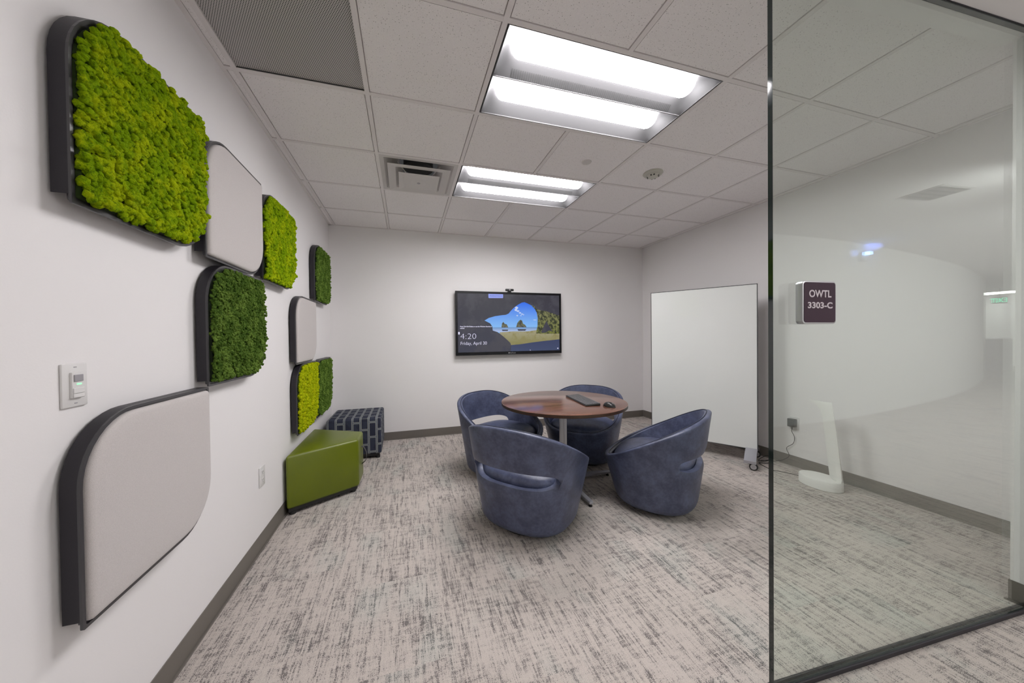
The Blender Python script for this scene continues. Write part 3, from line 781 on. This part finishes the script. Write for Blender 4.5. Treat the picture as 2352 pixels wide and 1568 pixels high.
def stext(name, s, px, py, size, off=0, wpx=None, m=UIW, al='LEFT', y=-.0006, par=None):
    x, z = uv2(px, py); M = frame_mat((x, y, z), (1, 0, 0), (0, 0, 1)); return text_mesh(name, s, size, m, M, par or scr, al, off, width=wpx / 1662 * SWW if wpx else None)
stext('clock_text', '4:20', 258, 997, .104, off=-.0022, wpx=240)
stext('date_text', 'Friday, April 30', 262, 1096, .060, off=-.0004, wpx=402)
stext('notice_text', 'Press Ctrl+Alt+Delete or use the Windows Security to', 256, 797, .0195, off=.0007, wpx=492)
stext('notice_text', 'unlock.', 256, 826, .0195, off=.0007, wpx=68)
pict('top_tab', [(698, 240), (932, 247), (932, 308), (925, 314), (705, 314), (698, 306)], PILL, 3)
stext('tab_text', 'MARKETECH', 815, 292, .030, m=PILT, al='CENTER')
pict('side_tab', [(226, 878), (250, 878), (250, 920), (226, 920)], UIW, 3)
pict('cursor_arrow', [(1368, 1170), (1368, 1192), (1374, 1186), (1384, 1190)], UIW, 4)
pict('status_icon', [(1844, 1142), (1862, 1142), (1862, 1160), (1844, 1160)], UIW, 4)
LOGO = mat('bezel_logo', (.45, .45, .48), .4)
x, z = uv2(1066, 1222); text_mesh('bezel_logo', '\u25A0NewTouch', .020, LOGO, frame_mat((x, -.0047, .014), (1, 0, 0), (0, 0, 1)), tv, 'CENTER', width=.10)
cam_ = thing('webcam', 'black webcam clipped on top of the television', 'webcam', ((2.136 + 2.259) / 2, TVY, TVZ1))
b = MB(); b.box(-.058, .058, -.018, .012, .014, .044, DARKP); b.build('camera_bar', cam_, bevel=.008, seg=3, smooth=True)
b = MB(); b.box(-.022, .022, -.012, .030, .0005, .014, DARKP); b.build('clip', cam_, bevel=.002, seg=1)
b = MB(); b.lathe([(.011, 0), (.011, .004), (.008, .005), (.0001, .005)], GREYP, n=20, M=frame_mat((0, -.0182, .029), (1, 0, 0), (0, 0, 1))); b.build('lens', cam_)

# ------------------------------------------------------------------ rolling glass board
Pn = Vector((4.100, 2.372, 0)); Pf = Vector((3.564, 3.190, 0)); BLn = (Pf - Pn).length
bd = (Pf - Pn).normalized(); bn = Vector((-bd.y, bd.x, 0))            # bn points to the room
if bn.x > 0: bn = -bn
wb = thing('rolling_whiteboard', 'tall white glass marker board on a silver wheeled stand', 'whiteboard')
WM = Matrix((bd, -bn, Vector((0, 0, 1)))).transposed().to_4x4(); WM.translation = Pn; wb.matrix_world = WM   # local x along, y to the wall, z up
WZ0, WZ1 = .139, 1.748
b = MB(); b.box(.006, BLn - .006, -.002, .004, WZ0 + .006, WZ1 - .006, WHB); b.build('glass_surface', wb)
b = MB(); DKF = mat('dark_edge_frame', (.045, .045, .05), .4)
for x0, x1, z0, z1 in ((0, .006, WZ0, WZ1), (BLn - .006, BLn, WZ0, WZ1), (.006, BLn - .006, WZ0, WZ0 + .006), (.006, BLn - .006, WZ1 - .006, WZ1)): b.box(x0, x1, -.004, .022, z0, z1, DKF)
b.box(.006, BLn - .006, .004, .018, WZ0 + .006, WZ1 - .006, DKF); b.build('frame', wb)
for xc in (.050, BLn - .050):
    b = MB(); b.box(xc - .035, xc + .035, .020, .045, .10, WZ1 - .3, SILV); b.build('upright', wb, bevel=.003, seg=1)
    # arched foot: from front wheel up under the board and down to the rear wheel
    b = MB(); vs = []; fs = []; N = 16; hwid = .047
    for k in range(N + 1):
        s = -1 + 2 * k / N; y = .025 + s * .235; zt = .152 - .066 * abs(s) ** 1.8; zb = zt - .020
        for x, z in ((xc - hwid, zt), (xc + hwid, zt), (xc + hwid, zb), (xc - hwid, zb)): vs.append((x, y, z))
    for k in range(N):
        a = 4 * k
        for q_ in range(4): fs.append((a + q_, a + (q_ + 1) % 4, a + 4 + (q_ + 1) % 4, a + 4 + q_))
    fs += [(3, 2, 1, 0), (4 * N, 4 * N + 1, 4 * N + 2, 4 * N + 3)]
    b.add(vs, fs, SILV); ft = b.build('foot', wb, bevel=.003, seg=2, smooth=True)
    for ya_ in (-.214, .256):
        b = MB(); b.box(xc - hwid, xc + hwid, ya_, ya_ + .008, .062, .087, GREYP); b.build('end_cap', ft)
    for yy in (-.190, .240):
        Mw = frame_mat((xc - .026, yy, .034), (1, 0, 0), (0, 0, 1))
        b = MB(); b.lathe([(.032, -.012), (.0338, -.007), (.0338, .007), (.032, .012)], RUB, M=Mw, n=28)
        wl = b.build('caster_wheel', wb, smooth=True)
        b = MB(); b.lathe([(.024, -.0135), (.024, .0135)], ALU, M=Mw, n=24); b.lathe([(.010, -.0155), (.010, .0155)], GREYP, M=Mw, n=16); b.build('hub', wl, smooth=True)
        b = MB(); b.box(xc - .034, xc + .016, yy - .006, yy + .018, .055, .070, DARKP); b.build('caster_fork', wl)

# ------------------------------------------------------------------ white tapered device behind the glass
DEVM = mat('matte_white_plastic', (.82, .82, .79), .55)
dv = thing('floor_air_purifier', 'white freestanding device with oval base and tall tapered blade behind the glass', 'device', (4.135, 1.89, 0))
b = MB(); b.lathe([(.120, 0), (.125, .003), (.125, .068), (.120, .075), (.0001, .073)], DEVM, n=40, sx=.86, sy=1.16); b.build('oval_base', dv, smooth=True, angle=50)
b = MB()
# blade: sweeps up from the near end of the base, leaning away, widening at the top
secs = [(0.0, 1.748, 1.815, 4.135, 4.172), (.08, 1.752, 1.825, 4.13, 4.172), (.095, 1.752, 1.842, 4.138, 4.168), (.25, 1.768, 1.858, 4.142, 4.166), (.45, 1.790, 1.876, 4.146, 4.164), (.58, 1.806, 1.893, 4.148, 4.164), (.635, 1.814, 1.908, 4.149, 4.164), (.66, 1.818, 1.925, 4.150, 4.163), (.675, 1.820, 1.950, 4.150, 4.163), (.698, 1.824, 1.978, 4.151, 4.162)]
vs = []; fs = []
for z, ya, yb, xa, xb in secs:
    xm = (xa + xb) / 2; ym = ya + .35 * (yb - ya)
    for x, y in ((xa + .006, ya), (xb, ya + .004), (xb, ym), (xb - .003, yb), (xb - .008, yb), (xa, ym)): vs.append((x - 4.135, y - 1.89, z))
n = 6
for k in range(len(secs) - 1):
    for i in range(n): fs.append((k * n + i, k * n + (i + 1) % n, (k + 1) * n + (i + 1) % n, (k + 1) * n + i))
fs += [tuple(range(n - 1, -1, -1)), tuple((len(secs) - 1) * n + i for i in range(n))]
b.add(vs, fs, DEVM); b.build('tapered_blade', dv, bevel=.002, seg=2, smooth=True, angle=35)

# ------------------------------------------------------------------ ottomans
go = thing('green_ottoman', 'glossy olive green wedge shaped ottoman against the left wall', 'ottoman')
GP = [(.022, 2.690), (.468, 2.962), (.474, 3.215), (.022, 3.455)]
b = MB(); b.prism(GP, .045, .432, GREEN); b.build('upholstery', go, bevel=.020, seg=4, smooth=True, angle=60)
def inset(poly, d):
    cx = sum(p[0] for p in poly) / len(poly); cy = sum(p[1] for p in poly) / len(poly)
    return [(cx + (x - cx) * (1 - d / hypot(x - cx, y - cy)), cy + (y - cy) * (1 - d / hypot(x - cx, y - cy))) for x, y in poly]
b = MB(); b.prism(inset(GP, .02), .022, .048, DARKP); b.build('plinth', go)
for x, y in inset(GP, .055):
    b = MB(); b.lathe([(.020, 0.0005), (.022, .006), (.022, .024)], RUB, n=16, M=Matrix.Translation((x, y, 0))); b.build('glide', go)
b = MB()                                                # strap handle on the short side
pts = smooth_path([(.475, 3.09, .335), (.492, 3.09, .325), (.512, 3.09, .275), (.508, 3.09, .215), (.475, 3.09, .185)], 5)
vs = []; fs = []
for p in pts:
    for dy in (-.016, .016): vs.append((p.x - .0015, p.y + dy, p.z)); vs.append((p.x + .0015, p.y + dy, p.z))
for k in range(len(pts) - 1):
    a = 4 * k; fs += [(a, a + 4, a + 6, a + 2), (a + 1, a + 3, a + 7, a + 5), (a, a + 1, a + 5, a + 4), (a + 2, a + 6, a + 7, a + 3)]
fs += [(0, 2, 3, 1), (len(vs) - 4, len(vs) - 3, len(vs) - 1, len(vs) - 2)]
b.add(vs, fs, DARKP); b.build('strap_handle', go, smooth=True)

bo = thing('navy_ottoman', 'square navy ottoman with pale interlocking line pattern in the back corner', 'ottoman')
b = MB(); BP = [(.065, 3.728), (.592, 3.718), (.588, 4.275), (.065, 4.275)]
zsec = [(.05, .010), (.10, .000), (.24, -.006), (.38, .000), (.432, .012)]
n = 4; vs = []; fs = []
def outl(ins):
    cx, cy = .328, 4.0; o = []
    for k, (x, y) in enumerate(BP): o.append((x + (ins if x < cx else -ins), y + (ins if y < cy else -ins)))
    return o
b.prism(outl(.0), .05, .432, NAVY); b.build('upholstery', bo, bevel=.022, seg=4, smooth=True, angle=60, uvbox=True)
b = MB(); b.prism(inset(BP, .03), .024, .052, DARKP); b.build('plinth', bo)
for x, y in inset(BP, .055):
    b = MB(); b.lathe([(.018, .0005), (.021, .006), (.021, .026)], RUB, n=16, M=Matrix.Translation((x, y, 0))); b.build('glide', bo)

# ------------------------------------------------------------------ tub chairs
AT, BT, HF, HB, AB, BB = .397, .360, .354, .713, .305, .268
NE = 2.6
def unit(phi):
    c, s = cos(phi), sin(phi); e = 2 / NE
    return (math.copysign(abs(c) ** e, c), math.copysign(abs(s) ** e, s))
def rim_h(uy): return HF + (HB - HF) * ((1 - uy) / 2)
def out_ab(z, h):
    """half axes of the outer surface at height z on a column whose rim is at h"""
    t = max(0, min(1, (z - .03) / (h - .03))); g_ = t ** .95
    return AB + (AT - AB) * g_, BB + (BT - BB) * g_
def make_chair():
    t = thing('tub_chair', '', 'chair')
    NC = 96; back = -pi / 2; half = radians(60)
    zs_lo, zs_hi = .345, .450
    rowsA = 16; rowsB = 9; TH = .046
    b = MB()
    phis = [2 * pi * i / NC for i in range(NC)]
    grid_o = []; grid_i = []
    for ph in phis:
        ux, uy = unit(ph); h = rim_h(uy)
        d = abs((ph - back + pi) % (2 * pi) - pi)
        if d < half:
            k = sqrt(max(0, 1 - (d / half) ** 4)); mid = (zs_lo + zs_hi) / 2
            z1 = mid - (mid - zs_lo) * k; z2 = mid + (zs_hi - mid) * k
        else: z1 = z2 = min((zs_lo + zs_hi) / 2, HF + (h - HF) * .45 + .0)
        if d >= half: z1 = z2 = min((zs_lo + zs_hi) / 2, h - .06)
        hh = h - .012
        co = []
        zl = [.030 + (z1 - .030) * (k / rowsA) ** 1.5 for k in range(rowsA + 1)]
        zu = [z2 + (hh - z2) * k / rowsB for k in range(rowsB + 1)]
        for k, z in enumerate(zl):
            a, c = out_ab(z, h); rr = 0
            q_ = max(0, .060 - (z - .03)) / .060; rr = .048 * (1 - sqrt(max(0, 1 - q_ * q_)))
            if d < half * .97 and k == rowsA: rr = .012
            co.append(Vector(((a - rr) * ux, (c - rr) * uy, z if k else .03)))
        for k, z in enumerate(zu):
            a, c = out_ab(z, h); rr = .006 if (d < half * .97 and k == 0) else 0
            co.append(Vector(((a - rr) * ux, (c - rr) * uy, z)))
        # rounded rim
        a, c = out_ab(h, h)
        for dr, dz in ((.004, .006), (.012, .011), (.022, .012), (.032, .009), (TH - .006, .002)):
            co.append(Vector(((a - dr) * ux, (c - dr) * uy, hh + dz)))
        ci = []
        zi = [hh + (z2 - hh) * k / rowsB for k in range(rowsB + 1)]
        for k, z in enumerate(zi):
            a, c = out_ab(z, h); ci.append(Vector(((a - TH) * ux, (c - TH) * uy, z)))
        zi2 = [z1 + (.30 - z1) * k / 3 for k in range(4)]
        for z in zi2:
            a, c = out_ab(z, h); rr = TH + (.004 if d < half else 0); ci.append(Vector(((a - rr) * ux, (c - rr) * uy, z)))
        grid_o.append(co); grid_i.append(ci)
    no = len(grid_o[0]); ni = len(grid_i[0])
    vs = [v for c in grid_o for v in c]; off = len(vs); vs += [v for c in grid_i for v in c]
    fs = []
    O = lambda i, k: (i % NC) * no + k
    I = lambda i, k: off + (i % NC) * ni + k
    slot = [abs((p - back + pi) % (2 * pi) - pi) < half for p in phis]
    for i in range(NC):
        s_ = slot[i] or slot[(i + 1) % NC]
        for k in range(no - 1):
            if k == rowsA and not s_: pass
            if k == rowsA: 
                if s_: continue
                else: pass
            fs.append((O(i, k), O(i + 1, k), O(i + 1, k + 1), O(i, k + 1)))
        fs.append((O(i, no - 1), O(i + 1, no - 1), I(i + 1, 0), I(i, 0)))
        for k in range(ni - 1):
            if k == rowsB and s_: continue
            fs.append((I(i, k), I(i + 1, k), I(i + 1, k + 1), I(i, k + 1)))
        if s_:
            fs.append((O(i, rowsA), O(i + 1, rowsA), I(i + 1, rowsB + 1), I(i, rowsB + 1)))
            fs.append((O(i, rowsA + 1), I(i, rowsB), I(i + 1, rowsB), O(i + 1, rowsA + 1)))
    fs.append(tuple(O(i, 0) for i in reversed(range(NC))))
    b.add(vs, fs, LEATH)
    sh = b.build('shell', t, smooth=True, merge=True, angle=50)
    # welt along the inside of the rim
    b = MB(); pts = []
    for ph in phis:
        ux, uy = unit(ph); h = rim_h(uy); a, c = out_ab(h, h); pts.append(((a - .034) * ux, (c - .034) * uy, h - .0015))
    b.tube(pts, .0030, LSEAM, n=6, closed=True); b.build('piping', t, smooth=True)
    # seat cushion
    b = MB(); N = 56; vs = []; fs = []
    prof = [(.90, .305), (.97, .325), (1.0, .350), (.985, .372), (.95, .388), (.88, .402), (.75, .414), (.5, .424), (.25, .428), (.0, .429)]
    for k, (f, z) in enumerate(prof):
        for i in range(N):
            ph = 2 * pi * i / N; ux, uy = unit(ph); h = rim_h(uy); a, c = out_ab(.36, max(h, .43)); a -= TH + .006; c -= TH + .006
            zz = z + (.006 if uy < 0 else -.010) * f * abs(uy)
            vs.append((a * f * ux, c * f * uy, zz))
    for k in range(len(prof) - 1):
        for i in range(N): j = (i + 1) % N; fs.append((k * N + i, k * N + j, (k + 1) * N + j, (k + 1) * N + i))
    fs.append(tuple(reversed(range(N))))
    b.add(vs, fs, LEATH); b.build('seat_cushion', t, smooth=True, merge=True, angle=60)
    b = MB(); b.lathe([(.20, .0005), (.205, .01), (.205, .031)], DARKP, n=40, sx=1.08); b.build('swivel_base', t)
    return t
ch = make_chair()
chairs = [((1.657, 2.149), 40.3, 'blue grey tub chair nearest the viewer with its back turned'),
          ((2.676, 2.095), 128.6, 'blue grey tub chair at the right, seen from its side in front of the whiteboard'),
          ((1.711, 3.034), -59.9, 'blue grey tub chair at the left, its open back slot showing the wall'),
          ((2.600, 3.054), -135, 'blue grey tub chair behind the table, half hidden by the tabletop')]
for i, ((x, y), f, lab) in enumerate(chairs):
    o = ch if i == 0 else copy_tree(ch)
    o.location = (x, y, 0); o.rotation_euler = (0, 0, radians(f - 90)); o['label'] = lab; o['group'] = 'blue grey tub chairs around the table'

# ------------------------------------------------------------------ table
TC = (2.150, 2.610); TR = .531; TZt = .705
tb = thing('round_table', 'round walnut brown table on a silver pedestal between four tub chairs', 'table', (TC[0], TC[1], 0))
b = MB(); b.lathe([(TR - .003, TZt - .026), (TR, TZt - .024), (TR, TZt - .003)], WEDGE, n=96); b.lathe([(TR, TZt - .003), (TR - .0015, TZt - .0005), (TR - .003, TZt), (.0001, TZt)], WOOD, n=96)
b.lathe([(.0001, TZt - .026), (TR - .003, TZt - .026)], WEDGE, n=96)
b.build('tabletop', tb, smooth=True, angle=30)
b = MB()
a_, g_ = .028, .006                                       # fluted square column
poly = [(-a_, -a_), (-g_, -a_), (-g_, -a_ + .006), (g_, -a_ + .006), (g_, -a_), (a_, -a_), (a_, -g_), (a_ - .006, -g_), (a_ - .006, g_), (a_, g_), (a_, a_), (g_, a_), (g_, a_ - .006), (-g_, a_ - .006), (-g_, a_), (-a_, a_), (-a_, g_), (-a_ + .006, g_), (-a_ + .006, -g_), (-a_, -g_)]
b.prism(poly, .05, TZt - .034, ALU, M=Matrix.Rotation(radians(-18), 4, 'Z')); b.build('column', tb)
b = MB(); b.box(-.16, .16, -.16, .16, TZt - .034, TZt - .0265, GREYP); b.build('mounting_plate', tb)
b = MB(); b.lathe([(.055, .030), (.055, .056), (.04, .062)], ALU, n=32); b.build('hub', tb, smooth=True)
for k in range(4):
    R_ = Matrix.Rotation(k * pi / 2, 4, 'Z')
    b = MB(); vs = [(.03, -.026, .026), (.03, .026, .026), (.03, .026, .060), (.03, -.026, .060), (.455, -.016, .022), (.455, .016, .022), (.455, .016, .042), (.455, -.016, .042)]
    b.add([R_ @ Vector(v) for v in vs], [(0, 1, 2, 3), (4, 7, 6, 5), (0, 4, 5, 1), (1, 5, 6, 2), (2, 6, 7, 3), (3, 7, 4, 0)], SILV)
    lg = b.build('foot', tb, bevel=.003, seg=2, smooth=True)
    b = MB(); b.lathe([(.013, .0005), (.014, .007), (.006, .010), (.006, .024)], RUB, n=16, M=R_ @ Matrix.Translation((.438, 0, 0))); b.build('levelling_glide', lg)

# keyboard and mouse
KX = Vector((.115, .993, 0)).normalized()
kb = thing('keyboard', 'slim black keyboard lying on the round table', 'keyboard', (2.302, 2.552, TZt), atan2(KX.y, KX.x))
KEYM = mat('key_plastic', (.085, .085, .092), .45)
b = MB(); vs = [(-.225, -.063, .001), (.225, -.063, .001), (.225, .063, .001), (-.225, .063, .001), (-.225, -.063, .018), (.225, -.063, .018), (.225, .063, .010), (-.225, .063, .010)]
b.add(vs, [(3, 2, 1, 0), (4, 5, 6, 7), (0, 1, 5, 4), (1, 2, 6, 5), (2, 3, 7, 6), (3, 0, 4, 7)], DARKP); b.build('keyboard_body', kb, bevel=.003, seg=2)
# rows run along local x; far side from the typist is local -y
kn = 0
for r_ in range(6):
    y = -.053 + r_ * .0205; x = -.218; zt = .018 - (y + .063) * .063
    widths = {0: [16.5] * 23, 1: [19] * 14 + [33] + [19] * 3 + [19] * 4, 2: [28] + [19] * 13 + [24] + [19] * 3 + [19] * 3, 3: [33] + [19] * 11 + [38] + [57] + [19] * 3, 4: [42] + [19] * 10 + [50] + [19, 19, 19] + [19] * 3, 5: [24, 24, 24, 118, 24, 24, 24] + [19] * 3 + [38, 19]}[r_]
    tot = sum(widths); f = .436 / tot
    for w_ in widths:
        ww = w_ * f; kn += 1
        b = MB(); b.box(x + .0011, x + ww - .0011, y - .0085, y + .0085, zt - .001, zt + .0035, KEYM)
        if kn <= 99: b.build('key', kb, bevel=.001, seg=1)
        else:
            if kn == 100: rest = MB()
            rest.v += [tuple(Vector(v)) for v in []]
            rest.box(x + .0011, x + ww - .0011, y - .0085, y + .0085, zt - .001, zt + .0035, KEYM)
        x += ww
tag(rest.build('keys', kb), kind='stuff')
ms = thing('computer_mouse', 'black computer mouse on the round table beside the keyboard', 'computer mouse', (2.383, 2.268, TZt), radians(-67))
b = MB(); NU, NV = 24, 10; vs = []; fs = []
for v in range(NV + 1):
    th = (pi / 2) * v / NV
    for u in range(NU):
        a = 2 * pi * u / NU; rx = .054 * cos(th) ** .7; ry = .031 * cos(th) ** .7; bx = rx * cos(a)
        vs.append((bx - .004 * sin(th), ry * sin(a) * (1 + .12 * cos(a)), .001 + .036 * sin(th) * (1 - .35 * (bx / .054) ** 2)))
for v in range(NV):
    for u in range(NU): fs.append((v * NU + u, v * NU + (u + 1) % NU, (v + 1) * NU + (u + 1) % NU, (v + 1) * NU + u))
fs.append(tuple(reversed(range(NU))))
b.add(vs, fs, DARKP); b.build('mouse_body', ms, smooth=True, merge=True)
b = MB(); b.tube(smooth_path([(.046, .018, .020), (.0, .029, .026), (-.045, .016, .018)], 5), .0016, GREYP, n=6); b.build('side_accent', ms)
b = MB(); b.lathe([(.0075, -.003), (.0075, .003)], GREYP, n=16, M=frame_mat((.028, 0, .0285), (1, 0, 0), (0, 0, 1))); b.build('scroll_wheel', ms)

# ------------------------------------------------------------------ corridor things seen mirrored in the glass
st = thing('alarm_strobe', 'wall mounted alarm strobe with lit clear lens, mirrored in the glass', 'alarm strobe', (7.15, -2.185, 2.43), radians(-11))
b = MB(); b.box(-.06, .06, .001, .045, -.10, .03, WHITEP); b.build('strobe_body', st, bevel=.008, seg=2, smooth=True)
STL = emis('strobe_lens', (.30, .48, 1), 11)
b = MB(); b.box(-.05, .05, .045, .10, -.008, .034, STL); b.build('strobe_lens', st, bevel=.006, seg=2)
ex = thing('exit_sign', 'green EXIT sign hanging from the corridor ceiling, mirrored in the glass', 'exit sign', (18, -5.72, 2.22), radians(-72))
b = MB(); b.box(-.17, .17, -.012, .012, -.10, .10, WHITEP); b.build('sign_body', ex)
b = MB(); b.box(-.01, .01, -.01, .01, .10, H - 2.22 - .002, WHITEP); b.build('hanger', ex)
EXG = emis('exit_green', (.1, 1, .55), 2)
text_mesh('lettering', 'EXIT', .19, EXG, frame_mat((0, -.0135, -.065), (1, 0, 0), (0, 0, 1)), ex, 'CENTER', offset=.002)
b = MB(); b.box(19.6, 20.5, -7.6, -6.2, H - .022, H - .0015, emis('strip_light', (1, 1, .97), 7))
tag(b.build('strip_light'), 'bright linear ceiling light at the far end of the corridor, mirrored in the glass', 'ceiling light')
vt = thing('linear_vent', 'slotted linear air vent in the corridor ceiling, mirrored in the glass', 'air vent', (5.62, -.62, H - .001))
b = MB(); b.box(-.20, .20, -.15, .15, -.007, -.0005, DIFM); b.build('vent_frame', vt)
for k in range(4):
    b = MB(); b.box(-.185, .185, -.12 + k * .07, -.12 + k * .07 + .032, -.0085, -.0072, SLOT); b.build('vent_slot', vt)
cn = thing('chairs_standin', 'stand-in for white chairs, a rounded counter far down the corridor, mirrored in the glass', 'counter', (18.6, -6.9, 0))  # counter shape stands in for white chairs in the reflection
b = MB(); b.lathe([(.8, 0), (.8, 1.0), (.76, 1.04), (.0001, 1.04)], GREYP, n=40, sy=1.4); b.build('counter_body', cn, smooth=True)
b = MB(); b.box(-.3, .3, -.02, .02, 1.1, 1.45, GREYP); b.box(-.04, .04, -.02, .02, 1.04, 1.1, GREYP); b.build('monitor', cn)

# the flash throws two soft streaks on the wall beside the strobe
def spot(name, loc, aim, energy, ang, blend, col):
    l = bpy.data.lights.new(name, 'SPOT'); l.energy = energy; l.spot_size = radians(ang); l.spot_blend = blend; l.color = col; l.shadow_soft_size = .01
    o = bpy.data.objects.new(name, l); COL.objects.link(o); o.location = loc
    o.rotation_euler = (Vector(aim) - Vector(loc)).to_track_quat('-Z', 'Y').to_euler(); return o
SP = Vector((7.15, -2.185, 2.445)); wn_ = Vector((sin(radians(11)), cos(radians(11)), 0)); wd = Vector((cos(radians(11)), -sin(radians(11)), 0))
spot('strobe_beam', SP + wn_ * .11 - wd * .05, SP - wd * .26 - wn_ * .09, 1100, 34, .9, (.16, .30, 1))
spot('strobe_beam', SP + wn_ * .09 + Vector((0, 0, .03)), SP + wd * .32 - wn_ * .03 + Vector((0, 0, .22)), 750, 44, .9, (.16, .26, 1))

# added spots without fixtures, brightening the corridor mirrored in the glass
for x, y in ((5.6, .35), (7.6, .3), (9.8, .3), (12.2, .2)):
    spot('corridor_fill_spot', (x, y, 2.2), (x + .3, y - 2.6, 1.15), 105, 150, 1.0, (1, 1, 1))
# ------------------------------------------------------------------ world, camera, view
w = bpy.data.worlds.new('world'); SC.world = w; w.use_nodes = True
w.node_tree.nodes['Background'].inputs[0].default_value = (.8, .8, .82, 1); w.node_tree.nodes['Background'].inputs[1].default_value = .05
fpx, pitch, roll, yaw = 762.7893861932603, 0.011496596568114236, -0.011630879912864697, 0.2870315143127973
CX, CZ, shx, shy = 0.8556537371188282, 1.2660334897487109, -18.3034122748387, -2.4868082163278724
fw = Vector((sin(yaw) * cos(pitch), cos(yaw) * cos(pitch), -sin(pitch))); rt = Vector((cos(yaw), -sin(yaw), 0)); up = rt.cross(fw)
r2 = rt * cos(roll) + up * sin(roll); u2 = -rt * sin(roll) + up * cos(roll)
cd = bpy.data.cameras.new('camera'); co = bpy.data.objects.new('camera', cd); COL.objects.link(co)
Mc = Matrix((r2, u2, -fw)).transposed().to_4x4(); Mc.translation = (CX, 0, CZ); co.matrix_world = Mc
cd.sensor_fit = 'HORIZONTAL'; cd.sensor_width = 36; cd.lens = fpx * 36 / 2352; cd.shift_x = -shx / 2352; cd.shift_y = shy / 2352
cd.clip_start = .02; cd.clip_end = 100
SC.camera = co
SC.view_settings.view_transform = 'Standard'; SC.view_settings.look = 'None'; SC.view_settings.exposure = 0.08; SC.view_settings.gamma = 1
SC.view_settings.use_curve_mapping = False
SC.cycles.max_bounces = 10; SC.cycles.diffuse_bounces = 6; SC.cycles.glossy_bounces = 5; SC.cycles.transparent_max_bounces = 12
SC.cycles.sample_clamp_indirect = 4; SC.cycles.use_denoising = True; SC.cycles.caustics_reflective = False; SC.cycles.caustics_refractive = False
